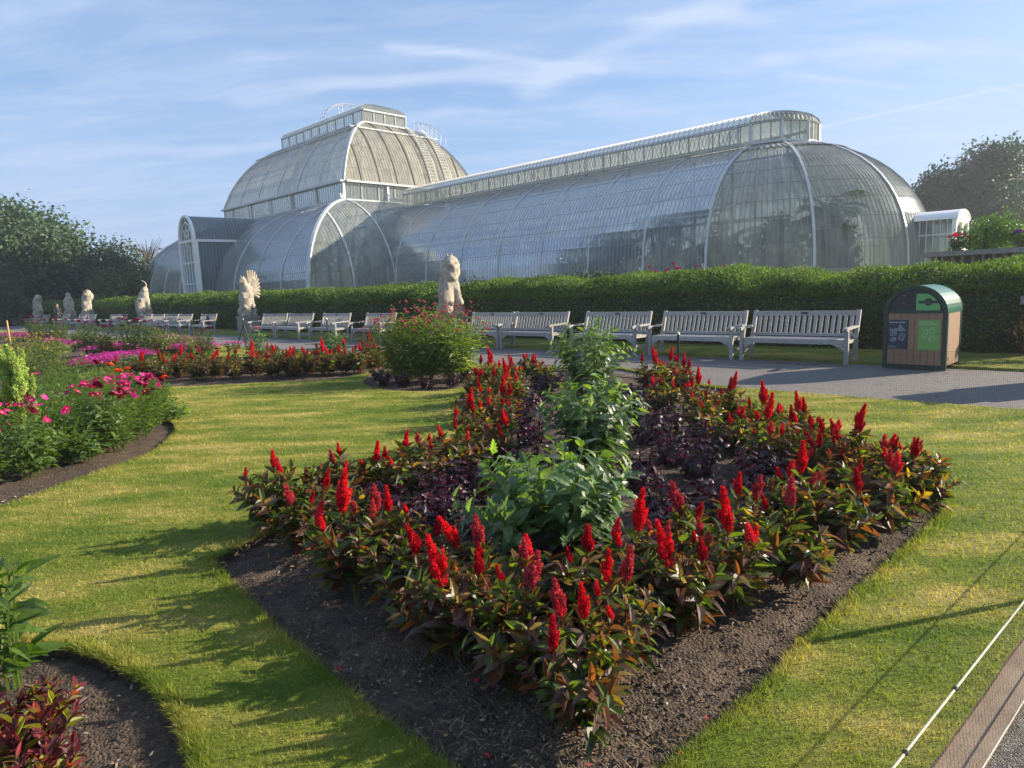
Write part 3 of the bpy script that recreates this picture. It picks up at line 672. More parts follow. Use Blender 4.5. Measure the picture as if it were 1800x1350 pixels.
base = N.mix(1.0, base, N.ramp(n3,[(.35,(.75,.75,.75)),(.65,(1.35,1.3,1.25))]),'MULTIPLY')
chip = N.ramp(N.n('SeparateColor',{0:vo.outputs['Color']}).outputs[0],[(.9,(0,0,0)),(.93,(1,1,1))])
base = N.mix(N.m('MULTIPLY',chip,.6), base, (.17,.125,.085))
hgt = N.m('ADD', N.m('MULTIPLY', n1, .6), N.m('MULTIPLY', N.m('SUBTRACT',1.0,vo.outputs['Distance']), .5))
out(N, bsdf(N, base, .95, bump(N, N.m('ADD',hgt,N.m('MULTIPLY',n2,.3)), 1.0, .03)))
m,N = mat('tarmac'); M_tarmac = m; P = pos(N)
vo = N.n('TexVoronoi',{'Vector':P,'Scale':130.0}); n1=N.noise(P,.8,4,.6); n2=N.noise(P,220,2,.6)
base = N.ramp(n1,[(.3,(.105,.098,.098)),(.7,(.15,.138,.13))])
base = N.mix(N.ramp(N.n('SeparateColor',{0:vo.outputs['Color']}).outputs[0],[(.55,(0,0,0)),(.95,(.8,.8,.8))]), base, (.26,.235,.20))
crack = N.n('TexVoronoi',{'Vector':N.vm('ADD',P,N.n('TexNoise',{'Vector':P,'Scale':2.0}).outputs[1]),'Scale':.55},feature='DISTANCE_TO_EDGE').outputs[0]
base = N.mix(N.ramp(crack,[(.0,(.75,.75,.75)),(.006,(0,0,0))]), base, (.03,.028,.026))
out(N, bsdf(N, base, .85, bump(N, N.m('ADD',vo.outputs['Distance'],n2), .5, .008)))
m,N = mat('loose_gravel'); M_gravel = m; P = pos(N)
vo = N.n('TexVoronoi',{'Vector':P,'Scale':140.0}); n1=N.noise(P,5,5,.7)
base = N.ramp(N.n('SeparateColor',{0:vo.outputs['Color']}).outputs[0],[(.0,(.05,.045,.04)),(.5,(.16,.14,.12)),(1,(.34,.30,.26))])
base = N.mix(1.0, base, N.ramp(n1,[(.3,(.7,.7,.7)),(.7,(1.1,1.1,1.1))]),'MULTIPLY')
out(N, bsdf(N, base, .9, bump(N, N.m('SUBTRACT',1.0,vo.outputs['Distance']), 1.0, .015)))
m,N = mat('trodden_edging'); M_edging = m; P = pos(N); n1=N.noise(P,6,5,.6); n2=N.noise(P,160,3,.7)
out(N, bsdf(N, N.ramp(N.m('ADD',N.m('MULTIPLY',n1,.5),N.m('MULTIPLY',n2,.5)),[(.35,(.17,.12,.08)),(.65,(.36,.27,.19))]), .95, bump(N, n2, .8, .01)))
M_earth = simple('dry_earth',(.12,.10,.06),.95,.8,.3,.4)

def polymesh(name, outer, holes, z, mats, wall=.0, kind='structure'):
    pts=[]; edges=[]
    for ring in [outer]+holes:
        b=len(pts); pts+=[Vector(p) for p in ring]; edges+=[(b+i,b+(i+1)%len(ring)) for i in range(len(ring))]
    V,E_,F,_,_,_ = delaunay_2d_cdt(pts, edges, [], 0, 1e-5)
    cen=[(sum(V[i].x for i in f)/3,sum(V[i].y for i in f)/3) for f in F]
    cx=np.array([c[0] for c in cen]);cy=np.array([c[1] for c in cen])
    keep=inpoly(cx,cy,outer)
    for h in holes: keep&=~inpoly(cx,cy,h)
    F=[f if (V[f[1]]-V[f[0]]).cross(V[f[2]]-V[f[0]])>0 else (f[0],f[2],f[1]) for f,k in zip(F,keep) if k]
    g=MB(); g.add([(v.x,v.y,z) for v in V],F)
    if wall:
        for ring in holes+[outer]:
            n=len(ring); P=[(x,y,z) for x,y in ring]+[(x,y,z-wall) for x,y in ring]
            g.add(P,[(i,(i+1)%n,n+(i+1)%n,n+i) for i in range(n)],1 if len(mats)>1 else 0)
    return tag(g.build(name,mats),kind=kind)
def edge_v(u): return 9.42+.55*min(max((u-5)/5,0),1)
def W2(v,off=0,z=0): return W(v,.475-.077*(v-2.35)+off,z)
lawn_outer = [W(edge_v(u),u)[:2] for u in [-.06,2,4,6,8,10,14,20,30,45,62,90]]+[(-140,60),(-140,2)]+[W2(-9)[:2]]
lawn_outer += [W2(v,random.uniform(-.003,.003))[:2] for v in np.arange(-8,9.3,.25)]
polymesh('lawn', lawn_outer, BEDS, 0.0, [M_turf,M_soil], .07)
# tarmac path beside the benches, grass verge behind them, gravel walk by the viewer
def strip(name, fn0, fn1, us, z, m, thick=.0):
    g=MB(); P=[W(fn0(u),u,z) for u in us]+[W(fn1(u),u,z) for u in us]; n=len(us)
    g.add(P,[(i,n+i,n+i+1,i+1) for i in range(n-1)]); return tag(g.build(name,m),kind='structure')
us=list(np.arange(-40,0,4))+list(np.arange(0,20,1.0))+list(np.arange(20,95,5))
strip('path', lambda u: edge_v(u)-.3 if u>.5 else 2, lambda u: 13.15, us, -.028, M_tarmac)
vb=lambda u: 13.08
g=MB(); n=len(us); P=[W(13.08,u,-.03) for u in us]+[W(13.1,u,.012) for u in us]+[W(17.3,u,.03) for u in us]
g.add(P,[(i,n+i,n+i+1,i+1) for i in range(n-1)]+[(n+i,2*n+i,2*n+i+1,n+i+1) for i in range(n-1)]); tag(g.build('verge',M_turf),kind='structure')
g=MB(); g.add([W(-9,-6,-.032),W(9.4,-6,-.032),W2(9.4,.06,-.032),W2(-9,.06,-.032)],[(0,1,2,3)]); tag(g.build('gravel_walk',M_gravel),kind='structure')
g=MB(); g.add([W2(-9,-.115,-.02),W2(9.3,-.115,-.02),W2(9.3,.03,-.02),W2(-9,.03,-.02)],[(0,1,2,3)]); tag(g.build('edging_strip',M_edging),kind='structure')
# wide ground sheet reaching the horizon, rising to the terrace behind the hedge
t=np.linspace(-1,1,161); ax=np.sign(t)*(abs(t)*90+abs(t)**6*1700)
g=MB(); X,Y=np.meshgrid(ax,ax+30); Z=np.array([ground_z(x,y) for x,y in zip(X.ravel(),Y.ravel())])-.13
k=len(ax); ii,jj=np.meshgrid(np.arange(k-1),np.arange(k-1),indexing='ij'); q=(ii*k+jj).ravel()
g.add(np.stack([X.ravel(),Y.ravel(),Z],1), np.stack([q,q+1,q+k+1,q+k],1)); tag(g.build('ground',M_turf,smooth=True),kind='structure')
# soil of each bed: lumpy sheet that dives under the turf edge
def soil(ring, step, mound, name='bed_soil'):
    R=np.array(ring); x0,y0=R.min(0)-.12; x1,y1=R.max(0)+.12
    xs=np.arange(x0,x1,step); ys=np.arange(y0,y1,step); X,Y=np.meshgrid(xs,ys); shp=X.shape
    ins=inpoly(X,Y,ring); d=edge_dist(X,Y,ring); s=np.where(ins,d,-d)
    Z=np.empty(shp)
    for i in range(shp[0]):
        for j in range(shp[1]):
            if s[i,j]<-.14: Z[i,j]=-.08; continue
            p=Vector((X[i,j],Y[i,j],0)); Z[i,j]=noise.noise(p*5)*.018+noise.noise(p*15)*.014+noise.noise(p*37)*.009
    Z=Z-.05+mound*np.clip(s/.8,0,1); Z=np.where(s<.03,np.minimum(Z,-.03),Z)
    keep=(s>-.12); g=MB(); nx=shp[1]
    ii,jj=np.meshgrid(np.arange(shp[0]-1),np.arange(nx-1),indexing='ij'); kk=(keep[:-1,:-1]|keep[1:,1:]); q=(ii*nx+jj)[kk]
    g.add(np.stack([X.ravel(),Y.ravel(),Z.ravel()],1), np.stack([q,q+1,q+nx+1,q+nx],1))
    return tag(g.build(name,M_soil,smooth=True),kind='structure')
soil(main_s,.035,.06); soil(left_s,.09,.04); soil(near_s,.03,.03); soil(mid_s,.15,.05); soil(round_s,.15,.05); soil(far_s,.3,.05); soil(far2_s,.4,.05)
# bark chips and grit
r=np.random.default_rng(5); g=MB(); n=30000
rad=1.6+6*r.random(n)**1.5; an=R_(90)+r.uniform(-.72,.72,n); X=rad*np.cos(an);Y=rad*np.sin(an)
k=np.zeros(n,bool)
for b in (main_s,near_s,left_s): k|=inpoly(X,Y,b)&(edge_dist(X,Y,b)>.02)
X,Y=X[k],Y[k]; n=len(X); D=r.normal(size=(n,3)); D[:,2]*=.35; Nn=r.normal(size=(n,3))*.5+(0,0,1)
T=([(0,0,0),(.5,.4,.0),(0,1,.05),(-.5,.5,0),(0,.45,.35)],[(0,1,4),(1,2,4),(2,3,4),(3,0,4)])
col=np.array([(.16,.12,.085),(.07,.05,.035),(.035,.025,.018),(.30,.25,.20),(.13,.11,.10)])[r.choice(5,n,p=[.22,.3,.30,.06,.12])]
im=inpoly(X,Y,main_s); em=edge_dist(X,Y,main_s); zz=np.where(im,-.05+.06*np.clip(em/.8,0,1),-.045+.02*np.clip(edge_dist(X,Y,near_s)/.8,0,1)); zz=np.where(em<.03,-.04,zz)+.004
kp=im|(X<-2.6)|(r.random(n)<.35); X,Y,zz=X[kp],Y[kp],zz[kp]; n=len(X); D=D[kp]; Nn=Nn[kp]; col=col[kp]
g.scatter(T,np.stack([X,Y,zz+r.uniform(-.008,.010,n)],1),D,Nn,r.uniform(.004,.008,n)/np.clip(r.random(n),.22,1),r.uniform(.004,.010,n)/np.clip(r.random(n),.35,1),col)
m,N=mat('chips'); out(N,bsdf(N,N.n('VertexColor',layer_name='Col').outputs[0],.9)); M_chip=m
ns=900; X=r.normal(.15,.55,ns); Y=r.normal(2.15,.35,ns); k=inpoly(X,Y,main_s)&(Y>1.9); X,Y=X[k],Y[k]; ns=len(X)
g.scatter(T_strawt:=([(-.5,0,0),(.5,0,0),(.4,.5,.08),(-.4,.5,.08),(0,1,0)],[(0,1,2,3),(3,2,4)]),np.stack([X,Y,r.uniform(-.02,.012,ns)],1),np.stack([r.normal(size=ns),r.normal(size=ns),r.uniform(0,.4,ns)],1),np.tile([0,0,1.],(ns,1)),r.uniform(.02,.09,ns),.0022,np.array([.30,.23,.13])*r.uniform(.4,1.2,(ns,1)))
nl=420; rad=r.uniform(2,8,nl); an=R_(90)+r.uniform(-.6,.6,nl); X=rad*np.cos(an); Y=rad*np.sin(an); k=inpoly(X,Y,main_s); X,Y=X[k],Y[k]; nl=len(X)
g.scatter(([(0,0,0),(-.5,.4,.15),(0,.45,0),(.5,.4,.15),(0,1,-.05)],[(0,2,1),(0,3,2),(1,2,4),(2,3,4)]),np.stack([X,Y,np.full(nl,.004)],1),r.normal(size=(nl,3))*(1,1,.2),np.tile([0,0,1.],(nl,1))+r.normal(0,.3,(nl,3)),r.uniform(.02,.05,nl),.018,np.array([(.30,.17,.06),(.16,.09,.04),(.35,.02,.03),(.20,.18,.05)])[r.integers(0,4,nl)])
tag(g.build('bark_chips',M_chip),'loose bark chips and grit scattered over the bed soil','mulch',kind='stuff')
# grass blades
def blades(n, r0, r1, ex, h0, seed, edge=False):
    r=np.random.default_rng(seed); a_=1-ex+1
    q=r.random(n); rad=(r0**(2-ex)+(r1**(2-ex)-r0**(2-ex))*q)**(1/(2-ex)); an=R_(90)+r.uniform(-.75,.75,n)
    X=rad*np.cos(an); Y=rad*np.sin(an); keep=inpoly(X,Y,lawn_outer)
    vv=math.cos(A)*X+math.sin(A)*Y; uu=-math.sin(A)*X+math.cos(A)*Y
    keep|=(vv>13.1)&(vv<15.2)&(uu>.4)&(rad<30)
    for b in BEDS: keep&=~inpoly(X,Y,b)
    return X[keep],Y[keep],rad[keep]
T_blade=([(-.5,0,0),(.5,0,0),(.3,.55,.06),(-.3,.55,.06),(0,1,.28)],[(0,1,2,3),(3,2,4)])
X,Y,rad=blades(430000,1.5,26,1.62,.03,11); n=len(X); r=np.random.default_rng(12)
dm=np.minimum(edge_dist(X,Y,main_s),edge_dist(X,Y,near_s)); near_e=np.clip(1-dm/.10,0,1)
D=np.stack([r.normal(0,.5,n),r.normal(0,.5,n),np.full(n,.75)],1)
h=.022*r.uniform(.5,1.5,n)*(1+near_e*1.1)*(rad/3)**.12; w=.0026*(rad/2.5)**.75*r.uniform(.7,1.3,n)
cl=r.uniform(.7,1.3,(n,1))*np.array([1,1,1]); cl[r.random(n)<.08]*=(1.5,1.2,1.1)
g=MB(); g.scatter(T_blade,np.stack([X,Y,np.full(n,-.002)],1),D,r.normal(size=(n,3)),h,w,cl)
# overhanging fringe along the cut edges of the nearest beds
for ring in (main_s,near_s,left_s):
    R=np.array(ring); m_=26000 if ring is not left_s else 12000; i=r.integers(0,len(R),m_); t=r.random((m_,1)); nx=R[(i+1)%len(R)]
    p=R[i]+(nx-R[i])*t; tdir=(nx-R[i]); tdir/=np.linalg.norm(tdir,axis=1,keepdims=True)+1e-9; nr=np.stack([tdir[:,1],-tdir[:,0]],1)
    tst=p+nr*.05; s_=np.where(inpoly(tst[:,0],tst[:,1],ring),1,-1)[:,None]; inw=nr*s_
    off=r.uniform(-.05,.008,(m_,1)); p=p+inw*off; D=np.hstack([inw*r.uniform(-.2,1.0,(m_,1))+r.normal(0,.35,(m_,2)),r.uniform(.1,.9,(m_,1))])
    k=(np.hypot(p[:,0],p[:,1])<14)&(p[:,1]>1.2); d=np.hypot(p[k,0],p[k,1])
    g.scatter(T_blade,np.hstack([p[k],np.full((k.sum(),1),-.004)]),D[k],r.normal(size=(k.sum(),3)),r.uniform(.018,.05,k.sum()),.0028*(d/2.5)**.7,r.uniform(.65,1.15,(k.sum(),1))*np.array([1,1,1]))
tag(g.build('grass',M_blade),'short mown grass blades of the lawn, green with dry straw patches','grass',kind='stuff')
# ------------------------------------------------------------------ leaf templates
T_rh=([(0,0,0),(.5,.45,.06),(0,1,-.05),(-.5,.45,.06)],[(0,1,2,3)])
T_fold=([(0,0,0),(-.5,.4,.10),(0,.45,0),(.5,.4,.10),(0,1,-.12)],[(0,2,1),(0,3,2),(1,2,4),(2,3,4)])
def lance(droop, wid=.5, fold=.10, n=4):
    V=[(0,0,0)]; F=[]
    for i in range(1,n):
        y=i/n; w=wid*math.sin(math.pi*y**.75)**.9; z=-droop*y*y
        V+=[(-w,y,z+fold*w*2),(0,y,z),(w,y,z+fold*w*2)]
    V.append((0,1,-droop))
    F+=[(0,2,1),(0,3,2)]
    for i in range(n-2):
        b=1+3*i; F+=[(b,b+1,b+4,b+3),(b+1,b+2,b+5,b+4)]
    b=1+3*(n-2); F+=[(b,b+1,len(V)-1),(b+1,b+2,len(V)-1)]
    return V,F
T_l1=lance(.12); T_l2=lance(.45); T_l3=lance(-.12,.5,.2)
def lobed():
    V=[(0,0,0)];F=[]; ys=[.12,.25,.33,.46,.54,.68,.76,.88]; ws=[.22,.50,.26,.46,.22,.34,.14,.16]
    for y,w in zip(ys,ws):
        z=-.25*y*y; V+=[(-w,y+(.05 if w>.25 else 0),z+.10*w),(0,y,z),(w,y+(.05 if w>.25 else 0),z+.12*w)]
    V.append((0,1.02,-.3)); F+=[(0,2,1),(0,3,2)]
    for i in range(len(ys)-1):
        b=1+3*i; F+=[(b,b+1,b+4,b+3),(b+1,b+2,b+5,b+4)]
    b=1+3*(len(ys)-1); F+=[(b,b+1,len(V)-1),(b+1,b+2,len(V)-1)]
    return V,F
T_lobe=lobed()
T_strap=([(-.5,0,0),(.5,0,0),(.45,.35,.02),(-.45,.35,.02),(.3,.7,-.08),(-.3,.7,-.08),(0,1,-.25)],[(0,1,2,3),(3,2,4,5),(5,4,6)])
# ------------------------------------------------------------------ hedge
def hedge():
    # front face v=15.3, shoulder slopes back; height waves along it
    def top(u): return 1.61+.05*math.sin(u*.9)+.10*min(max((u-5)/5,0),1)+.05*noise.noise(Vector((u*.8,0,0)))+.2*min(max((u-22)/25,0),1)
    us=np.concatenate([np.arange(1.7,16,.25),np.arange(16,40,.5),np.arange(40,115,1.2)])
    prof=[(15.35,0),(15.25,.5),(15.28,1.0),(15.42,.74),(15.75,.88),(16.3,.97),(17.1,1.0),(17.9,.93),(18.2,.6),(18.25,0)]
    root=empty('hedge',W(16.5,20,0)); tag(root,'long clipped green hedge with sunlit top and shaded face behind the benches','hedge')
    O0=np.array(W(16.5,20,0)); g=MB(); m=len(prof)
    P=[]
    def pt(u,k):
        v,h=prof[k]; T=top(u); z = h if k<2 else (T*.74-.1 if k==2 else T*h)
        q=noise.noise(Vector((u*1.3,k*1.1,z*2)))*.17
        return W(v-q*(1 if k<5 else .2),u,max(0,z+(q if k>3 else 0)))
    for u in us:
        for k in range(m): P.append(pt(u,k))
    n=len(us); g.add(P,[(i*m+k,i*m+k+1,(i+1)*m+k+1,(i+1)*m+k) for i in range(n-1) for k in range(m-1)],0,(.018,.028,.010))
    for e in (0,n-1): g.add([P[e*m+k] for k in range(m)],[tuple(range(m))],0,(.018,.028,.010))
    g.build('inner_branches',simple('hedge_core',(.016,.022,.010),.95,6,.3,.3),root,smooth=True,org=O0)
    M_end=0
    r=np.random.default_rng(21); g=MB()
    for (u0,u1,nn,L) in ((1.62,7,24000,.052),(7,16,30000,.06),(16,34,30000,.085),(34,70,22000,.13),(70,112,8000,.2)):
        uu=r.uniform(u0,u1,nn); s=r.random(nn)**.8*6.6; k=s.astype(int); f=s-k
        O=np.empty((nn,3)); Nn=np.empty((nn,3))
        for i in range(nn):
            a=np.array(pt(uu[i],k[i])); b=np.array(pt(uu[i],k[i]+1)); O[i]=a+(b-a)*f[i]
            d=b-a; t=np.array([-math.sin(A),math.cos(A),0]); q=np.cross(t,d); Nn[i]=q/(np.linalg.norm(q)+1e-9)
        Nn*=np.where((Nn@np.array([-math.cos(A),-math.sin(A),.7]))<0,-1,1)[:,None]
        O+=Nn*r.uniform(-.06,.05,(nn,1))
        O=O-O0; Dd=r.normal(size=(nn,3))+Nn*.5+np.array([0,0,.3])
        big=np.array([noise.noise(Vector((u*.7,kk*.6,3))) for u,kk in zip(uu,s)])
        c=np.array([(.085,.145,.03)])*(1+.55*big[:,None])*r.uniform(.6,1.45,(nn,1)); yl=r.random(nn)<.12; c[yl]*=(1.7,1.4,.9)
        sh=(s>2.2)[:,None]; O+=Nn*np.where(sh,r.uniform(0,.09,(nn,1)),0)+np.array([0,0,1])*np.where(sh,r.uniform(0,.05,(nn,1)),0); Nn=np.where(sh,r.normal(0,1,(nn,3))+np.array([.55,-.1,.35]),Nn+r.normal(0,.5,(nn,3)))
        g.scatter(T_fold,O,Dd,Nn,L*r.uniform(.7,1.4,nn),L*.62,c)
    # leaves over the cut end
    nn=5000; vv=r.uniform(15.3,18.2,nn); zz=r.uniform(0,1,nn)*1.6; O=np.array([W(a,1.62+r.uniform(-.05,.08),b_) for a,b_ in zip(vv,zz)])-O0
    g.scatter(T_fold,O,r.normal(size=(nn,3)),r.normal(size=(nn,3))+np.array(W(0,-1)),.055,.035,np.array([.075,.125,.03])*r.uniform(.6,1.3,(nn,1)))
    g.build('foliage',M_hedge,root)
hedge()
# ------------------------------------------------------------------ trees
def tree(name,label,cat,base,lobes,trunk_h,nleaf,L,col,seed,gap=.35,group=None,limbs=True,var=.5):
    """lobes: (dx,dy,z,rx,rz). leaves in small clumps spread through noisy lobe shells"""
    r=np.random.default_rng(seed); root=empty(name,base); tag(root,label,cat,group)
    vol=np.array([l[3]**2*l[4] for l in lobes])**.7; cnt=(nleaf*vol/vol.sum()).astype(int)
    g=MB(); per=9
    for (dx,dy,z,rx,rz),c in zip(lobes,cnt):
        m=max(4,c//per); d=r.normal(size=(m*2,3)); d/=np.linalg.norm(d,axis=1,keepdims=True); rr=r.uniform(.45,1,(m*2,1))**.5
        p=d*rr; nz=np.array([noise.fractal(Vector(x*2.3)+Vector((seed,dx,z)),1,2,3) for x in p])
        p=p*(1+.35*nz[:,None]); keep=np.argsort(-nz+r.normal(0,gap,m*2))[::-1][:m]; p=p[keep]
        C=p*np.array([rx,rx,rz])*.92+np.array([dx,dy,z]); C=C[C[:,2]>.3]; m=len(C); nrm=p[:m]+np.array([0,0,.5])
        tint=(1+var*np.array([noise.noise(Vector(x*.8)) for x in C]))[:,None]*r.uniform(.75,1.25,(m,1))
        C=np.repeat(C,per,0)+r.normal(0,L*1.5,(m*per,3)); n=len(C)
        Nn=np.repeat(nrm,per,0)+r.normal(0,.5,(n,3)); Dd=r.normal(size=(n,3))
        cc=np.array(col)*np.repeat(tint,per,0)*r.uniform(.75,1.3,(n,1))
        g.scatter(T_fold,C,Dd,Nn,L*r.uniform(.7,1.5,n),L*.7,cc)
    g.build('crown',M_tree,root)
    g=MB(); top=max(l[2] for l in lobes); tr=trunk_h*.045+.12
    g.tube([(0,0,-.3),(0,0,trunk_h*.5),(r.normal(0,.2),r.normal(0,.2),trunk_h),(0,0,top)],[tr*1.5,tr,tr*.8,tr*.25],8)
    if limbs:
        for (dx,dy,z,rx,rz) in lobes:
            mid=(dx*.5+r.normal(0,.3),dy*.5,trunk_h+(z-trunk_h)*.45); g.tube([(0,0,trunk_h*.8),mid,(dx,dy,z),(dx*1.15,dy*1.15,z+rz*.5)],[tr*.5,tr*.33,tr*.2,.03],5)
            for k in range(3):
                e=r.normal(size=3); e/=np.linalg.norm(e); g.tube([(dx,dy,z),(dx+e[0]*rx*.8,dy+e[1]*rx*.8,z+e[2]*rz*.8)],[tr*.14,.03],4)
    g.build('trunk',M_bark,root)
    return root
def lobeset(r_,H,n,seed,zlo=.35,asp=.8):
    q=np.random.default_rng(seed); L=[]
    for i in range(n):
        a=2*math.pi*i/n*2.4+q.uniform(-.3,.3); f=(i+.5)/n; z=H*(zlo+(1-zlo-.12)*f); rr=r_*math.sqrt(max(.05,1-((z/H-.45)/.62)**2))*.62
        L.append((rr*math.cos(a),rr*math.sin(a),z,r_*q.uniform(.34,.5),r_*q.uniform(.3,.42)*asp))
    return L
tree('oak_tree','huge dark green oak with a broad dome crown at the far left edge','tree',(-60,74,0),lobeset(15,11.0,24,1,.15,.8),4,60000,.46,(.055,.095,.038),31)
tree('broadleaf_tree','mid green bushy tree directly right of the huge dark oak','tree',(-45.5,76,0),lobeset(5.5,7.6,9,2,.2,1.1),3,10000,.34,(.055,.08,.035),32)
tree('broadleaf_tree','brownish green tree with bare twigs above it left of the glasshouse','tree',(-43,82,0),lobeset(4.5,6.8,8,3,.2,1.1),3,8000,.32,(.085,.085,.045),33)
tree('broadleaf_tree','yellow green rounded tree low against the far end of the glasshouse','tree',(-40.0,72,0),lobeset(3.6,4.9,7,4,.15,1.1),1.5,7000,.28,(.10,.13,.04),34)
tree('broadleaf_tree','dull green tree touching the far end of the glasshouse','tree',(-36.5,82,0),lobeset(4.2,5.4,7,5,.2,1),2,6000,.3,(.06,.085,.035),35)
tree('conifer_tree','small dark tree peeking over the far apse of the glasshouse','tree',(-35.0,92,0),lobeset(1.8,8.0,6,6,.3,1.5),3,2500,.3,(.03,.05,.03),36)
tree('broadleaf_tree','dark low tree between the oak and the yellow green tree','tree',(-49,62,0),lobeset(5,5.0,7,7,.2,1),2,8000,.28,(.04,.065,.03),37)
# leafless twigs sticking out above the brownish tree
g=MB(); r=np.random.default_rng(3); rt=empty('bare_tree',(-44.5,86,0)); tag(rt,'leafless twiggy treetop rising behind the brownish green tree','tree')
g.tube([(0,0,0),(0,0,6.5)],[.25,.12],6)
for i in range(40):
    a=r.uniform(0,6.28); s=r.uniform(.5,3.0); g.tube([(0,0,5+r.random()*1.5),(s*.5*math.cos(a),s*.5*math.sin(a),8),(s*math.cos(a),s*math.sin(a),7.8+r.uniform(.2,1.8))],[.05,.035,.015],3)
g.build('branches',M_bark,rt)
tree('plane_tree','tall hazy tree with a broken outline right of the glasshouse','tree',(51,76,0),[(x,y,z,a*.8,b*.85) for x,y,z,a,b in [(-5.5,0,8.5,3.0,2.4),(-2.5,1,10.6,3.2,2.6),(1,0,12.6,3.0,2.5),(3.4,0,13.2,2.6,2.0),(4.4,1,10.6,2.4,1.8),(.5,-1,9.2,3.6,2.8),(-3,0,6.6,3.6,2.8),(5.6,0,8.2,2.4,1.7),(2.4,0,6.4,4,2.6),(-.6,0,4.6,4.4,2.6),(-6.6,0,6.3,2.0,1.7),(-1,0,8.8,3,2.6),(3,0,9.5,3,2.6),(1.5,0,7.6,4,2.6)]],5,34000,.38,(.026,.068,.032),41,gap=.5)
tree('yew_tree','dark rounded tree cut by the right edge of the view','tree',(50.5,66,0),[(0,0,4,4.4,3.6),(5,2,5.2,3.6,3.4),(8,0,4.6,4,4),(-4.5,0,3.0,3.0,2.4)],2,15000,.3,(.032,.05,.028),42)
tree('broadleaf_tree','low olive green shrubby tree behind the flower urn','tree',(36,50,.5),[(0,0,2.6,2.6,1.8),(3,1,3.4,2.6,2.2),(-2.4,0,2.0,2.0,1.4),(5,0,2.8,2.6,2.2)],1.2,11000,.2,(.07,.085,.035),43)
for i,(x,y,s,lab) in enumerate(((-62,52,3.2,'leafy shrub below the huge oak beyond the farthest beasts'),(-55,60,3.4,'rounded shrub under the oak behind the far benches'),(-49,64,2.6,'shrub behind the hedge beside the dark low tree'))):
    tree('shrub',lab,'shrub',(x,y,0),[(0,0,s*.5,s*.8,s*.5),(s*.8,0,s*.42,s*.6,s*.4),(-s*.8,0,s*.4,s*.6,s*.4)],.5,4000,.22,(.05,.085,.03),50+i,limbs=False)
# far belt of trees closing the horizon
g=MB(); r=np.random.default_rng(77); n=26000; a=r.uniform(R_(30),R_(160),n); R=r.uniform(185,235,n)
h=np.array([8+5*noise.noise(Vector((x*9,0,0)))+2.2*noise.noise(Vector((x*41,0,0))) for x in a]); z=h*r.random(n)**.7
g.scatter(T_fold,np.stack([R*np.cos(a),R*np.sin(a),z],1),r.normal(size=(n,3)),r.normal(size=(n,3)),1.9*r.uniform(.7,1.4,n),1.4,np.array([.05,.07,.035])*r.uniform(.7,1.3,(n,1)))
tag(g.build('distant_woodland',M_tree),'far belt of woodland closing the horizon','woodland',kind='stuff')
# ------------------------------------------------------------------ plants inside the glasshouse
def palm(label,v,u,H,nf,L,seed,group='palms growing inside the glasshouse'):
    r=np.random.default_rng(seed); b=W(v,u,.95); root=empty('palm_tree',b); tag(root,label,'palm',group)
    g=MB(); g.tube([(0,0,0),(.1,0,H*.5),(0,.1,H)],[.16,.12,.10],7); g.build('trunk',M_bark,root)
    g=MB()
    for i in range(nf):
        a=r.uniform(0,6.28); el=r.uniform(-.1,1.2); l=L*r.uniform(.7,1.1); P=[]
        for t in np.linspace(0,1,9):
            P.append(np.array([math.cos(a)*l*t*math.cos(el*(1-t*.3)),math.sin(a)*l*t*math.cos(el*(1-t*.3)),H+l*(t*math.sin(el)-.55*t*t)]))
        g.tube([tuple(p) for p in P],.02,3,0,(.06,.09,.03),cap=False)
        O=[];D=[]
        for j in range(22):
            t=.1+.88*j/22; q=t*8; k=int(q); p=P[k]+(P[min(k+1,8)]-P[k])*(q-k); tn=P[min(k+1,8)]-P[k]; side=np.cross(tn,[0,0,1]); side/=np.linalg.norm(side)+1e-9; tn=tn/(np.linalg.norm(tn)+1e-9)
            for s in (-1,1): O.append(p); D.append(side*s+tn*.7+np.array([0,0,-.35]))
        g.scatter(T_rh,np.array(O),np.array(D),np.tile([0,0,1.],(len(O),1)),l*.30,.055*l/1.5,np.array([.07,.12,.03])*r.uniform(.7,1.3,(len(O),1)))
    g.build('fronds',M_tree,root)
    return root
def bushy(label,v,u,H,R,seed):
    r=np.random.default_rng(seed); root=empty('tropical_shrub',W(v,u,.95)); tag(root,label,'shrub','leafy shrubs growing inside the glasshouse')
    g=MB(); n=700; d=r.normal(size=(n,3)); d/=np.linalg.norm(d,axis=1,keepdims=True); p=d*r.random((n,1))**.4*np.array([R,R,H*.5])+np.array([0,0,H*.5])
    g.scatter(T_fold,p,r.normal(size=(n,3)),d+np.array([0,0,.5]),.38*r.uniform(.6,1.3,n),.2,np.array([.06,.11,.03])*r.uniform(.6,1.4,(n,1))); g.build('foliage',M_tree,root)
    g=MB()
    for k in range(4): a=k*1.6; g.tube([(0,0,0),(R*.4*math.cos(a),R*.4*math.sin(a),H*.6)],[.06,.02],4)
    g.build('stems',M_bark,root)
r=np.random.default_rng(15); gl='palms growing inside the glasshouse'
for i in range(15):
    u=13+i*2.1; palm('feathery palm seen dimly through the wing glazing',36.4+2.2*((i*7)%4)/1.2,u,r.uniform(2.5,4.4),11,2.3,200+i)
for i in range(20):
    bushy('leafy tropical shrub seen dimly through the wing glazing',35.1+r.uniform(0,1.6)+(i%2)*4,12.6+i*1.55,r.uniform(2.2,5.2),r.uniform(1.0,1.7),300+i)
for i,(v,u) in enumerate(((30,50),(31,56),(33,62),(31,69),(36,58),(38,66),(40,52))):
    palm('feathery palm seen dimly through the wing glazing',v,u,r.uniform(3.5,6),12,3.0,250+i)
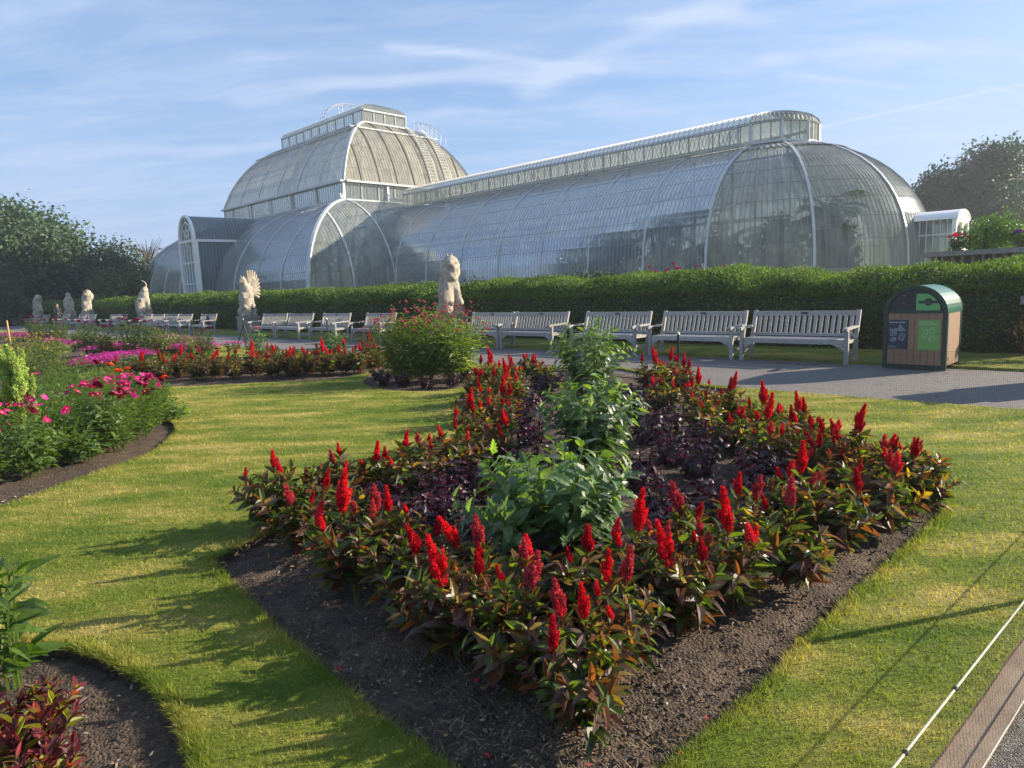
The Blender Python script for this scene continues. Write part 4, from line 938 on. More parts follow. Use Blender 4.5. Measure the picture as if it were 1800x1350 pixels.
ORD='first second third fourth fifth sixth seventh eighth ninth tenth eleventh twelfth thirteenth fourteenth fifteenth sixteenth seventeenth eighteenth nineteenth twentieth twenty-first twenty-second twenty-third twenty-fourth twenty-fifth twenty-sixth twenty-seventh twenty-eighth twenty-ninth thirtieth'.split()
def meta_mesh(els, res=.05):
    mb=bpy.data.metaballs.new('tmp'); mb.resolution=res; mb.render_resolution=res; mb.threshold=.3
    for e in els:
        x,y,z,r=e[:4]; s=e[4] if len(e)>4 else (1,1,1)
        el=mb.elements.new(type='ELLIPSOID'); el.co=(x,y,z); el.radius=r*1.35; el.size_x,el.size_y,el.size_z=s; el.stiffness=3
        if len(e)>5: el.rotation=e[5]
    o=bpy.data.objects.new('tmp',mb); col_.objects.link(o)
    dg=bpy.context.evaluated_depsgraph_get(); ev=o.evaluated_get(dg); me=bpy.data.meshes.new_from_object(ev)
    V=np.empty(len(me.vertices)*3); me.vertices.foreach_get('co',V); F=[tuple(p.vertices) for p in me.polygons]
    bpy.data.objects.remove(o); bpy.data.metaballs.remove(mb); bpy.data.meshes.remove(me)
    return V.reshape(-1,3),F
def addF(g,V,F,m=0,c=None):
    V=np.asarray(V)
    for k in (3,4):
        f=[x for x in F if len(x)==k]
        if f:
            if V is not None: b=g.nv; g.add(V,f,m,c); 
def chain(a,b,r0,r1,n=5):
    return [(a[0]+(b[0]-a[0])*t,a[1]+(b[1]-a[1])*t,a[2]+(b[2]-a[2])*t,r0+(r1-r0)*t) for t in np.linspace(0,1,n)]
# ------------------------------------------------------------------ stone beasts
def beast(kind, v, u, label, rz, s=1.0):
    loc=W(v,u,-.02); root=empty('stone_beast_statue',loc,rz); tag(root,label,'statue','stone heraldic beasts on plinths in front of the hedge')
    g=MB(); g.box((0,0,.05),.42,.42,.07); g.box((0,0,.38),.37,.37,.30); g.box((0,0,.70),.40,.40,.05); g.build('plinth',M_plinth,root)
    z=.74; E_=[]
    E_+=[(-.02,.06,z+.05,.30,(1,1,.35)),(.18,.05,z+.22,.24,(1,1.2,1)),(-.18,.05,z+.22,.22,(1,1.2,1))]     # base and haunches
    E_+=chain((.02,.10,z+.3),(.0,.06,z+.75),.27,.27)+chain((.0,.05,z+.75),(.02,.02,z+1.25),.27,.24)            # trunk
    E_+=chain((.15,-.12,z+.95),(.17,-.26,z+.5),.12,.09)+chain((-.15,-.12,z+.95),(-.16,-.26,z+.5),.12,.09)         # forelegs
    E_+=[(.17,-.3,z+.42,.11),(-.16,-.3,z+.42,.11),(.22,-.2,z+.06,.12,(1,1.6,.7)),(-.22,-.2,z+.06,.12,(1,1.6,.7))]
    ex=[]
    if kind=='lion':
        E_+=chain((.05,.02,z+1.25),(.10,.0,z+1.5),.26,.25)+[(.09,-.02,z+1.62,.22),(.0,-.14,z+1.62,.13),(-.05,-.2,z+1.58,.09),(.16,.1,z+1.35,.22),(.0,-.12,z+1.2,.2)]
        ex=[('ear',(.02,0,z+1.76),(-.02,-.02,z+1.9)),('ear',(.16,.02,z+1.76),(.16,0,z+1.92))]
    elif kind=='griffin':
        E_+=chain((.0,.02,z+1.2),(-.08,-.03,z+1.5),.19,.15)+[(-.1,-.06,z+1.58,.15),(-.2,-.12,z+1.55,.08),(-.27,-.15,z+1.5,.05)]
        ex=[('ear',(-.12,-.03,z+1.66),(-.16,-.02,z+1.8)),('ear',(-.04,-.03,z+1.66),(-.03,-.02,z+1.8))]
    elif kind=='horned':
        E_+=chain((.02,.02,z+1.2),(.10,.0,z+1.45),.2,.17)+[(.1,-.04,z+1.55,.16),(.02,-.14,z+1.5,.1)]
        E_+=chain((-.2,-.05,z+1.1),(-.36,-.08,z+.85),.1,.08)+chain((-.36,-.08,z+.85),(-.22,-.16,z+.65),.08,.07)
        ex=[('horn',(.12,0,z+1.6),(.2,.0,z+1.78),(.16,0,z+1.95),(-.02,0,z+2.08))]
    elif kind=='hunched':
        E_+=chain((.05,.05,z+1.2),(.16,.0,z+1.45),.28,.28)+[(.12,-.08,z+1.6,.24),(-.02,-.2,z+1.52,.14),(.2,.12,z+1.3,.25)]
    elif kind=='eagle':
        E_+=chain((.0,.04,z+1.2),(.02,.0,z+1.5),.22,.15)+[(.0,-.03,z+1.62,.14),(-.09,-.12,z+1.58,.07),(.2,.08,z+.9,.2,(.7,.8,2.0)),(-.2,.08,z+.9,.2,(.7,.8,2.0))]
    elif kind=='bird':
        E_+=chain((.0,.04,z+1.2),(-.03,.0,z+1.4),.2,.14)+[(-.05,-.03,z+1.5,.13),(-.14,-.1,z+1.47,.06)]
    V,F=meta_mesh(E_,.045)
    # carved roughness
    V=np.array([v_+np.array(noise.noise_vector(Vector((v_[0]*14,v_[1]*14,v_[2]*6))))*(.034 if v_[2]>z+1.0 and kind in('lion','hunched') else .016)+np.array(noise.noise_vector(Vector(v_*9)))*.016+np.array(noise.noise_vector(Vector(v_*22)))*.008 for v_ in V])
    g=MB()
    q=[f for f in F if len(f)==4]; t=[f for f in F if len(f)==3]
    g.add(V,q if q else t)
    if q and t: g.F.append(np.array(t)); g.M.append(np.zeros(len(t),int))
    for e in ex:
        if e[0]=='ear': g.tube([e[1],e[2]],[.05,.012],5)
        else: g.tube(e[1:],[.06,.05,.035,.012],6)
    if kind in('griffin','bird'):
        for sx,sc in ((1,1),( .55,.8)):
            for k in range(11):
                a=R_(96-k*12); L=(.62-.02*abs(k-3))*sc
                p=(.20,.10+.06*(1-sx),z+1.02); e=(.22+.9*sx*L*math.cos(a)*.95,.12+.05*k/9,z+1.12+L*math.sin(a)*1.6)
                g.tube([p,((p[0]+e[0])/2,(p[1]+e[1])/2,(p[2]+e[2])/2+.04),e],[.08,.095,.06],6)
    g.build('beast',M_stone,root,smooth=True)
    g=MB()   # shield held in front
    x0=-.26 if kind in('lion','horned') else -.05
    P=[];n=9
    for zz,w in ((.85,.24),(.7,.25),(.45,.24),(.2,.2),(.02,.12)):
        for i in range(n):
            t=i/(n-1)*2-1; P.append((x0+w*t,-.36+.09*t*t,z+zz*.95))
    Pb=[(x,y+.06,z_) for x,y,z_ in P]; F=[(j*n+i,j*n+i+1,(j+1)*n+i+1,(j+1)*n+i) for j in range(4) for i in range(n-1)]
    b=len(P); F2=[(a+b,d+b,c+b,bb+b) for a,bb,c,d in F]; rim=[i for i in range(n)]+[j*n+n-1 for j in range(1,5)]+[4*n+i for i in range(n-2,-1,-1)]+[j*n for j in range(3,0,-1)]
    F3=[(rim[i],rim[(i+1)%len(rim)],rim[(i+1)%len(rim)]+b,rim[i]+b) for i in range(len(rim))]
    g.add(P+Pb,F+F2+F3); g.build('shield',M_stone,root); root.scale=(1.08*s,1.08*s,1.05*s)
    return root
fz=R_(38)
beast('lion',14.35,16.75,'large shaggy maned stone beast holding a shield, nearest statue to the viewer',fz)
beast('griffin',14.35,31.3,'winged stone griffin with raised fan of feathers on a pale block plinth',fz)
beast('horned',14.35,45.3,'stone beast with long upturned horn and bent arm, beside the row of four benches',fz)
beast('hunched',14.35,57.7,'hunched grey stone beast with rounded back, left of the double bench',fz)
beast('eagle',14.35,62.6,'tall grey stone beast behind the person in black clothes',fz)
beast('hunched',14.35,73.4,'slim grey stone beast, second from the left edge',fz+.5)
beast('bird',14.35,83.3,'small sunlit winged stone beast, leftmost of all the statues',fz)
# ------------------------------------------------------------------ benches
def bench_proto():
    root=empty('garden_bench',(0,0,0)); hw=.98; r=random.Random(4)
    g=MB()
    for i in range(6): g.box((0,-.23+i*.088,.435),hw-.05,.036,.012)
    g.box((0,-.27,.40),hw-.045,.018,.045); g.box((0,.22,.40),hw-.045,.018,.04)
    g.build('seat',M_teak,root)
    for s in (-1,1):
        P=[(s*(hw-.05),-.25,.36),(s*(hw-.26),-.25,.36),(s*(hw-.05),-.25,.25),(s*(hw-.05),-.28,.36),(s*(hw-.26),-.28,.36),(s*(hw-.05),-.28,.25)]
        g=MB(); g.add(P,[(0,1,4,3),(1,2,5,4),(2,0,3,5),(0,2,1),(3,4,5)] if 0 else [(0,1,4,3),(1,2,5,4),(2,0,3,5)]); g.add(P,[(0,2,1),(3,4,5)]); g.build('corner_bracket',M_teak,root)
    g=MB(); tilt=.16
    def bp(x,h): return (x,.24+(h-.43)*tilt/.5,h)
    g.beam(bp(-hw+.03,.89),bp(hw-.03,.89),.035,.09); g.beam(bp(-hw+.03,.49),bp(hw-.03,.49),.035,.055)
    for i in range(17):
        x=-hw+.11+i*(2*hw-.22)/16; g.beam(bp(x,.50),bp(x,.86),.062,.014,up=(0,1,0))
    g.build('backrest',M_teak,root)
    for s in (-1,1):
        g=MB(); g.beam((s*hw,.20,0),(s*hw,.24,.45),.07,.06,up=(0,1,0)); g.beam((s*hw,.24,.44),(s*hw,.24+.51*.32,.95),.07,.055,up=(0,1,0)); g.build('leg',M_teak,root)
        g=MB(); g.box((s*hw,-.27,.31),.035,.03,.31); g.build('leg',M_teak,root)
        g=MB(); g.beam((s*hw,-.38,.635),(s*hw,.29,.655),.085,.035,up=(0,0,1)); g.tube([(s*hw-.045,-.36,.625),(s*hw+.045,-.36,.625)],.035,8); g.build('armrest',M_teak,root)
        g=MB(); g.beam((s*hw,-.25,.18),(s*hw,.19,.18),.03,.05); g.beam((s*hw,-.25,.40),(s*hw,.22,.40),.03,.06); g.build('stretcher',M_teak,root)
    g=MB(); g.box((0,.24+.46*tilt/.5-.022,.893),.065,.004,.022); g.build('plaque',M_bench_plaque,root)
    return root
M_bench_plaque=simple('dark_plaque',(.05,.05,.06),.35,20,.2,.1)
BN=[(4.18,6.21),(6.36,8.33),(8.66,10.56),(11.17,13.07),(13.10,14.80),(18.51,20.23),(21.22,23.04),(23.76,25.68),(25.95,27.70),(32.81,34.56),(35.72,37.40),(37.61,39.26),(39.58,41.34),(41.6,43.3),(45.9,47.5),(47.6,49.2),(52.6,54.4),(54.6,56.5),(59.5,61.3),(65.2,67.0),(69.0,70.8),(76,77.8),(78.5,80.3),(85,86.8)]
LB=['empty grey teak bench just left of the litter bin, nearest and rightmost','second bench from the litter bin, behind the dark fence post','third bench from the litter bin, left arm behind the tall leafy plant','fourth bench from the litter bin, left of the tall leafy plant','fifth bench from the litter bin, partly hidden by tall pink flowers','bench whose right half hides behind the tall pink flowered clump','first bench left of the tall pink flowered clump and wholly in view','middle bench of three between the griffin statue and the pink clump','bench next right of the griffin statue, back turned slightly away','first bench left of the griffin statue','second bench left of the griffin statue','third bench left of the griffin statue','fourth bench left of the griffin statue','fifth bench left of the griffin statue, beside the horned beast','right bench of the pair left of the horned beast','left bench of the pair left of the horned beast','right bench of the pair beside the hunched beast','left bench of the pair beside the hunched beast','lone bench just left of the person in black','bench left of the person in black, right of the slim statue','bench in front of the slim grey statue','bench right of the leftmost winged statue','bench with a seated visitor by the leftmost winged statue','farthest bench at the left edge']
bp0=bench_proto(); rr=random.Random(8)
for i,(a,b) in enumerate(BN):
    o=bp0 if i==0 else copy_tree(bp0)
    w=1.96/(b-a) ; o.location=W(13.13+rr.uniform(-.03,.05)+.0,(a+b)/2,-.02); o.rotation_euler=(0,0,A-R_(90)+rr.uniform(-.02,.02)+(R_(7) if i==8 else 0)); o.scale=((b-a)/2.03,1,1)
    tag(o,LB[i],'bench','weathered teak benches along the hedge')
# ------------------------------------------------------------------ litter bin
def textmesh(name, body, size, mat_, parent, loc, rot=(R_(90),0,0), ext=.0008, align='LEFT', bold=.0):
    cu=bpy.data.curves.new('tmp','FONT'); cu.body=body; cu.size=size; cu.extrude=ext; cu.align_x=align; cu.offset=bold
    o=bpy.data.objects.new('tmp',cu); col_.objects.link(o); dg=bpy.context.evaluated_depsgraph_get()
    me=bpy.data.meshes.new_from_object(o.evaluated_get(dg)); bpy.data.objects.remove(o); bpy.data.curves.remove(cu)
    me.materials.clear(); me.materials.append(mat_); n=bpy.data.objects.new(name,me); col_.objects.link(n); n.parent=parent; n.location=loc; n.rotation_euler=rot; return n
def litter_bin():
    root=empty('litter_bin',(6.98,11.50,-.02),R_(-47)); tag(root,'two-part recycling bin with arched dark green top and timber slat sides beside the bench','litter bin')
    M_green=simple('dark_green_metal',(.018,.045,.034),.35,3,.1,.05); M_top=simple('green_roof_metal',(.03,.13,.085),.28,3,.1,.05)
    M_wood=simple('brown_timber',(.27,.165,.095),.6,6,.35,.4,bd=.004,sc3=(10,10,1)); M_gap=simple('dark_gap',(.02,.015,.01),.9)
    M_navy=simple('navy_panel',(.030,.038,.060),.5,2,.05,0); M_lime=simple('lime_panel',(.17,.36,.08),.5,2,.05,0); M_lid=simple('green_panel',(.13,.42,.13),.5,2,.05,0)
    M_ink=simple('pale_print',(.55,.62,.66),.6,2,.05,0); M_ink2=simple('pale_green_print',(.45,.66,.42),.6,2,.05,0); M_blk=simple('black_panel',(.022,.026,.03),.4,2,.05,0)
    w,d=.465,.40
    g=MB(); g.box((0,0,.48),w-.05,d-.03,.43); g.build('inner_case',M_gap,root)
    for s in (-1,1):
        g=MB()
        for i in range(8): x=-w+.06+(i+.5)*(2*w-.12)/8; g.box((x,s*(d-.012),.50),(2*w-.12)/16-.0025,.012,.425)
        g.build('front_slats' if s<0 else 'back_slats',M_wood,root)
        g=MB()
        for i in range(7): y=-d+.055+(i+.5)*(2*d-.11)/7; g.box((s*(w-.012),y,.50),.012,(2*d-.11)/14-.0025,.425)
        g.build('side_slats',M_wood,root)
    g=MB()
    for sx in (-1,1):
        for sy in (-1,1): g.box((sx*(w-.024),sy*(d-.024),.475),.032,.032,.475)
    for sy in (-1,1): g.box((0,sy*(d-.01),.955),w-.056,.018,.028); g.box((0,sy*(d-.01),.035),w-.056,.014,.03)
    g.build('frame',M_green,root)
    n=20; z0=.93; hz=.45
    def arc(t,k=1.0): return (-w*1.02*k*math.cos(t), z0+hz*k*math.sin(t))
    g=MB()
    for i in range(n):
        t0,t1=math.pi*i/n,math.pi*(i+1)/n; P=[]
        for t in (t0,t1):
            for k in (1,.955): x,z=arc(t,k); P+=[(x,-d-.02,z),(x,d+.02,z)]
        g.add(P,[(0,4,5,1),(2,3,7,6),(0,2,6,4),(1,5,7,3)])
    g.build('roof',M_top,root,smooth=False)
    for sy in (-1,1):
        g=MB()
        for i in range(n):
            t0,t1=math.pi*i/n,math.pi*(i+1)/n; P=[]
            for t in (t0,t1):
                for k in (1.012,.86): x,z=arc(t,k); P+=[(x,sy*(d+.024)-.006,z),(x,sy*(d+.024)+.006,z)]
            g.add(P,[(0,4,5,1),(2,3,7,6),(0,2,6,4),(1,5,7,3)])
        g.build('arch_rim',M_green,root)
    g=MB()
    for sy in (-1,1):
        P=[(0,sy*(d-.006),z0)]+[(arc(t,.9)[0],sy*(d-.006),arc(t,.9)[1]) for t in np.linspace(0,math.pi,n+1)]
        g.add(P,[(0,i,i+1) for i in range(1,n+1)])
    g.build('front_panel',M_blk,root)
    g=MB(); y=-d+.0-.010; P=[(.012,y,z0+.045)]
    ts=np.linspace(math.pi*.5,math.pi*.90,12); pts=[]
    for t in ts:
        x,z=arc(t,.80); pts.append((max(.012,x),y,max(z0+.045,min(z,z0+.315))))
    poly=[(.012,y,z0+.045),(.012,y,z0+.315)]+pts+[(pts[-1][0],y,z0+.045)]
    c=(.17,y,z0+.15); g.add([c]+poly,[(0,i+1,(i+1)%len(poly)+1) for i in range(len(poly))]); lid=g.build('recycling_flap',M_lid,root)
    g=MB(); P=[(.19,y-.004,z0+.18)]+[(.19+.062*math.cos(t),y-.004,z0+.18+.062*math.sin(t)) for t in np.linspace(0,2*math.pi,25)]
    g.add(P,[(0,i,i+1) for i in range(1,25)]); g.box((.19,y-.002,z0+.18),.145,.0015,.022); g.build('bottle_slot',M_green,root)
    textmesh('slot_text','insert here',.014,M_ink,root,(.152,y-.006,z0+.165))
    textmesh('flap_text','Recycling',.018,M_ink2,root,(.05,y-.003,z0+.285))
    textmesh('panel_text','General',.018,M_ink,root,(-.20,y-.003,z0+.285)); textmesh('panel_text','waste',.016,M_ink,root,(-.20,y-.003,z0+.165))
    def outline(P,w_,mat_,nm):
        g=MB()
        for ring in P:
            for a,b in zip(ring[:-1],ring[1:]): g.beam((a[0],-d-.009,a[1]),(b[0],-d-.009,b[1]),.004,w_)
        return g.build(nm,mat_,root)
    g=MB(); g.box((-.245,-d-.002,.575),.152,.003,.243); g.build('notice_panel',M_navy,root)
    g=MB(); g.box((.215,-d-.002,.572),.158,.003,.250)
    for sx in (-1,1):
        for sz in (-1,1): g.box((.215+sx*.145,-d-.006,.572+sz*.237),.006,.002,.006)
    g.build('notice_panel',M_lime,root)
    textmesh('notice_text','General waste',.041,M_ink,root,(-.385,-d-.006,.765),bold=.0006)
    textmesh('notice_text','Plastic bottles,\ncans and cartons',.034,M_ink2,root,(.072,-d-.006,.775),bold=.0004)
    textmesh('notice_text','Please take reusable\nitems home with you',.014,M_ink,root,(-.385,-d-.006,.372)); textmesh('notice_text','Thank you for recycling',.014,M_ink2,root,(.075,-d-.006,.37))
    # pictograms: cup, wedge, wrapper, crumpled paper / bottle, can, tub
    def rot(P,c,a,s=1): return [(c[0]+s*(x*math.cos(a)-z*math.sin(a)),c[1]+s*(x*math.sin(a)+z*math.cos(a))) for x,z in P]
    bx=[(-1,-1),(1,-1),(1,1),(-1,1),(-1,-1)]
    circ=[(math.cos(t),math.sin(t)) for t in np.linspace(0,6.283,14)]
    outline([rot(bx,(-.315,.60),.05,.04),rot(circ,(-.315,.60),0,.018),rot([(-1,1),(-1.2,1.8),(0,1.3),(1.2,1.9),(1,1)],(-.315,.60),.05,.04),
             rot([(-1,-.8),(1.2,-.6),(-.4,1.1),(-1,-.8)],(-.20,.675),-.1,.055),rot([(-.8,-.5),(.8,-.4),(-.3,.7),(-.8,-.5)],(-.20,.675),-.1,.035),
             rot([(-.8,-1.2),(.8,-1.2),(.8,1.2),(-.8,1.2),(-.8,-1.2)],(-.185,.535),-.35,.045),rot([(-.5,-.5),(.5,-.5)],(-.185,.535),-.35,.045),rot([(-.5,.4),(.5,.4)],(-.185,.535),-.35,.045),
             rot([(x*1.0,z*.85) for x,z in circ],(-.315,.49),0,.042),rot([(-.5,-.3),(.1,.4),(.3,-.3),(.7,.3)],(-.315,.49),0,.042)],.006,M_ink,'pictogram')
    outline([rot([(-.7,-1.6),(.7,-1.6),(.7,.8),(.3,1.3),(.3,1.8),(-.3,1.8),(-.3,1.3),(-.7,.8),(-.7,-1.6)],(.155,.585),-.3,.045),rot([(-.7,-.8),(.7,-.8)],(.155,.585),-.3,.045),rot([(-.7,.3),(.7,.3)],(.155,.585),-.3,.045),
             rot([(-.8,-1.2),(.8,-1.2),(.9,.9),(.5,1.3),(-.5,1.3),(-.9,.9),(-.8,-1.2)],(.255,.645),0,.035),rot([(-.8,.7),(.8,.7)],(.255,.645),0,.035),
             rot([(x*1.2,z) for x,z in circ],(.26,.52),.6,.042),rot([(-1,-.2),(1,.4)],(.26,.52),.6,.042),rot([(-.9,.4),(.6,.9)],(.26,.52),.6,.042)],.006,M_ink2,'pictogram')
    g=MB(); g.tube([(.40,-d-.014,.60),(.40,-d+.0,.60)],.014,8); g.build('door_lock',M_iron,root)
litter_bin()
# ------------------------------------------------------------------ fence posts and netting
def post(v,u,h,label,stay=False,group='dark iron fence posts with pale tips'):
    root=empty('fence_post',W(v,u,-.02)); tag(root,label,'post',group)
    g=MB(); g.tube([(0,0,0),(0,0,h-.05)],.019,8)
    g.tube([(0,0,h-.13),(0,0,h-.11)],.026,8); g.build('pole',M_iron,root)
    g=MB(); g.tube([(0,0,h-.055),(0,0,h-.045),(0,0,h-.02),(0,0,h)],[.028,.03,.012,.006],8); g.build('finial',M_brass,root)
    if stay:
        for a in (A+R_(90)+.3,A-R_(90)):
            g=MB(); g.tube([(0,0,h-.16),(.42*math.cos(a),.42*math.sin(a),0)],.016,6); g.build('stay',M_iron,root)
post(9.38,5.55,.84,'dark iron post before the second bench from the bin')
post(9.8,16.6,1.0,'dark iron post left of the leafy dahlia, before the third bench')
post(9.8,21.75,.98,'iron corner post with two slanting stays before the griffin statue',True)
post(*UV(2.66,3.15),.66,'short net post just right of the frame that shades the lawn',group='short posts of the gravel walk net')
post(9.7,25.8,.98,'thin dark iron post before the benches left of the griffin')
def net(name,label,pa,pb,z0,z1,n,m_,rad,lean=(0,0)):
    """vertical netting from pa to pb with real strands"""
    root=empty(name,(pa[0],pa[1],0)); tag(root,label,'netting'); a=np.array(pa)-pa; b=np.array(pb)-np.array(pa); g=MB()
    lean=np.array(lean)
    for i in range(n+1):
        p=b*i/n; g.tube([(p[0]+lean[0],p[1]+lean[1],z0),(p[0],p[1],z1)],rad,3,cap=False)
    for j in range(m_+1):
        t=j/m_; z=z0+(z1-z0)*t; l=lean*(1-t); pts=[(b[0]*s+l[0],b[1]*s+l[1],z+.004*math.sin(s*40)) for s in np.linspace(0,1,30)]
        g.tube(pts,rad*(2.2 if j in(0,m_) else 1),3,cap=False)
    g.build('net_mesh',M_wire,root); return root
net('garden_netting','low black garden netting along the lawn side of the path',W(9.36,.5)[:2],W(9.38,5.55)[:2],.0,.64,250,30,.0007)
net('garden_netting','low black garden netting along the path left of the second post',W(9.38,5.56)[:2],W(9.8,16.6)[:2],.0,.62,360,20,.0008)
# near rope and its net along the gravel walk
def rope(name,label,p0,p1,rad,sag=0,beads=()):
    root=empty(name,p0); tag(root,label,'cord'); b=np.array(p1)-np.array(p0); g=MB()
    n=120; pts=[tuple(b*t-np.array([0,0,sag*4*t*(1-t)])) for t in np.linspace(0,1,n)]; g.tube(pts,rad,8)
    d=Vector(b).normalized(); x=d.orthogonal().normalized(); y=d.cross(x); L=float(np.linalg.norm(b))
    for s_ in range(3): g.tube([tuple(b*t-np.array([0,0,sag*4*t*(1-t)])+np.array(x*math.cos(t*L*230+s_*2.1)+y*math.sin(t*L*230+s_*2.1))*rad*.6) for t in np.linspace(0,1,900)],rad*.5,4,cap=False)
    g.build('cord',M_rope,root,smooth=True)
    for t in beads:
        g=MB(); c=b*t-np.array([0,0,sag*4*t*(1-t)]); g.tube([tuple(c-np.array(d)*.008),tuple(c),tuple(c+np.array(d)*.008)],[.006,.0085,.006],8); g.build('bead',M_black,root)
    return root
rope('net_cord','pale taut top cord with black beads crossing the bottom right corner',W2(-.6,-.09,.37),W2(9.3,-.09,.37),.0034,.0,(.245,.285))
rope('net_cord','thin pale bottom cord of the net by the gravel walk',W2(-.6,-.13,.04),W2(9.3,-.13,.04),.0026)
net('garden_netting','fine netting hung under the pale cord by the gravel walk',W2(-.6,-.09)[:2],W2(9.3,-.09)[:2],.04,.37,330,11,.00032,lean=tuple(np.array(W(0,-.04)[:2])))
# waymark arrow sign by the hedge, and an unseen board added out of frame to throw the wide shadow
M_signp=simple('grey_sign_panel',(.20,.19,.23),.5,3,.05,.05); M_signi=simple('sign_print',(.6,.6,.64),.5,3,.05,0)
rt=empty('arrow_sign',W(14.9,1.86,0),A-R_(90)+.0); tag(rt,'small grey sign plate with a left pointing arrow before the hedge','sign')
g=MB(); g.box((.06,0,1.01),.20,.012,.075); g.build('sign_plate',M_signp,rt)
g=MB(); g.beam((-.09,-.016,1.01),(.01,-.016,1.01),.004,.011); g.beam((-.09,-.016,1.01),(-.055,-.016,1.045),.004,.011); g.beam((-.09,-.016,1.01),(-.055,-.016,.975),.004,.011); g.build('arrow_mark',M_signi,rt)
g=MB(); g.tube([(.15,.02,0),(.15,.02,.94)],.02,8); g.build('sign_post',M_iron,rt)
# board added just outside the frame; only its shadow shows on the path
rt=empty('shadow_board',(8.45,9.30,-.02),R_(84)); tag(rt,'unseen board added right of the frame to shade the path','shadow board')
g=MB()
for s in (-1,1): g.box((s*.46,0,.55),.04,.04,.55)
g.build('board_post',M_iron,rt); g=MB(); g.box((0,-.001,.80),.42,.03,.72); g.build('board_panel',M_signp,rt)
# flower urn on its balustrade at the right
rt=empty('stone_planter',W(24,4.2,.95)); tag(rt,'pale stone balustrade planter behind the hedge at the right','planter')
g=MB()
def LU(v,u,z): w_=W(v-24,u-4.2,z); return w_
for (dv,hz,zz,ov) in ((.8,.07,1.10,.06),(.7,.05,.25,.0)):
    g.box(LU(24,1.2,zz),dv+ov,4.3+ov,hz,rz=A)
g.build('coping',M_plinth,rt)
g=MB(); g.box(LU(24,1.2,.12),.68,4.25,.10,rz=A); g.box(LU(24.15,1.2,.66),.35,4.1,.37,rz=A)
for i in range(34): g.tube([LU(23.35,5.3-i*.25,.3),LU(23.35,5.3-i*.25,.5),LU(23.35,5.3-i*.25,.75),LU(23.35,5.3-i*.25,1.03)],[.05,.085,.04,.06],7)
g.build('balusters',M_plinth,rt)
# ------------------------------------------------------------------ garden plants
def stemset(r,H,R,ns,spread=.25):
    S=[]
    for i in range(ns):
        a=2*math.pi*i/ns+r.uniform(-.5,.5); q=R*(r.uniform(.3,1.0) if i else .1)
        b=(R*spread*math.cos(a),R*spread*math.sin(a),0); h=H*(1-.35*(q/R)**2)*r.uniform(.85,1.05)
        t=(q*math.cos(a),q*math.sin(a),h); S.append([np.array(b),np.array([(b[0]+t[0])*.42,(b[1]+t[1])*.42,h*.55]),np.array(t)])
    return S
def along(S,t):
    if t<.5: return S[0]+(S[1]-S[0])*t*2, S[1]-S[0]
    return S[1]+(S[2]-S[1])*(t*2-1), S[2]-S[1]
def foliage(r,S,nl,L,Wr,Ts,cols,wts,out_=1.0,up=.45,t0=.12,sr=.004,scol=(.10,.10,.04),bigdown=1.4,parent=None,mt=None,name='foliage',side=0):
    g=MB(); buck={k:[] for k in range(len(Ts))}
    for s in S:
        g.tube([tuple(s[0]),tuple(s[1]),tuple(s[2])],[sr*1.3,sr,sr*.6],4,0,scol,cap=False); ph=r.uniform(0,6.28)
        for j in range(nl):
            t=t0+(1-t0)*(j+r.random()*.6)/nl; p,d=along(s,min(t,1)); d=d/np.linalg.norm(d); ph+=2.4+r.normal(0,.3)
            x=np.cross(d,[.3,.5,.8]); x/=np.linalg.norm(x); y=np.cross(d,x); o=x*math.cos(ph)+y*math.sin(ph)
            D=o*out_+d*(up+.7*max(0,t-.7)*2)+np.array([0,0,r.normal(0,.15)]); N_=d-o*.3+r.normal(0,.3,3)
            l=L*(bigdown+(1-bigdown)*t)*r.uniform(.7,1.2)*(1-.45*max(0,t-.8)*5*.5); c=np.array(cols[r.choice(len(cols),p=wts)])*r.uniform(.75,1.25)
            p2=p
            if side: p2=p+(D/np.linalg.norm(D))*side*l*r.uniform(.2,1)
            buck[r.integers(len(Ts))].append((p2,D,N_,l,c))
            if side: g.tube([tuple(p),tuple(p2)],[sr*.7,sr*.5],3,0,scol,cap=False)
    for k,b in buck.items():
        if b: g.scatter(Ts[k],np.array([q[0] for q in b]),np.array([q[1] for q in b]),np.array([q[2] for q in b]),np.array([q[3] for q in b]),np.array([q[3] for q in b])*Wr,np.array([q[4] for q in b]))
    return g.build(name,mt or M_leaf,parent)
MESH={}
def keep(name,g,m,smooth=False):
    o=g.build(name,m,None,smooth); me=o.data; bpy.data.objects.remove(o); return me
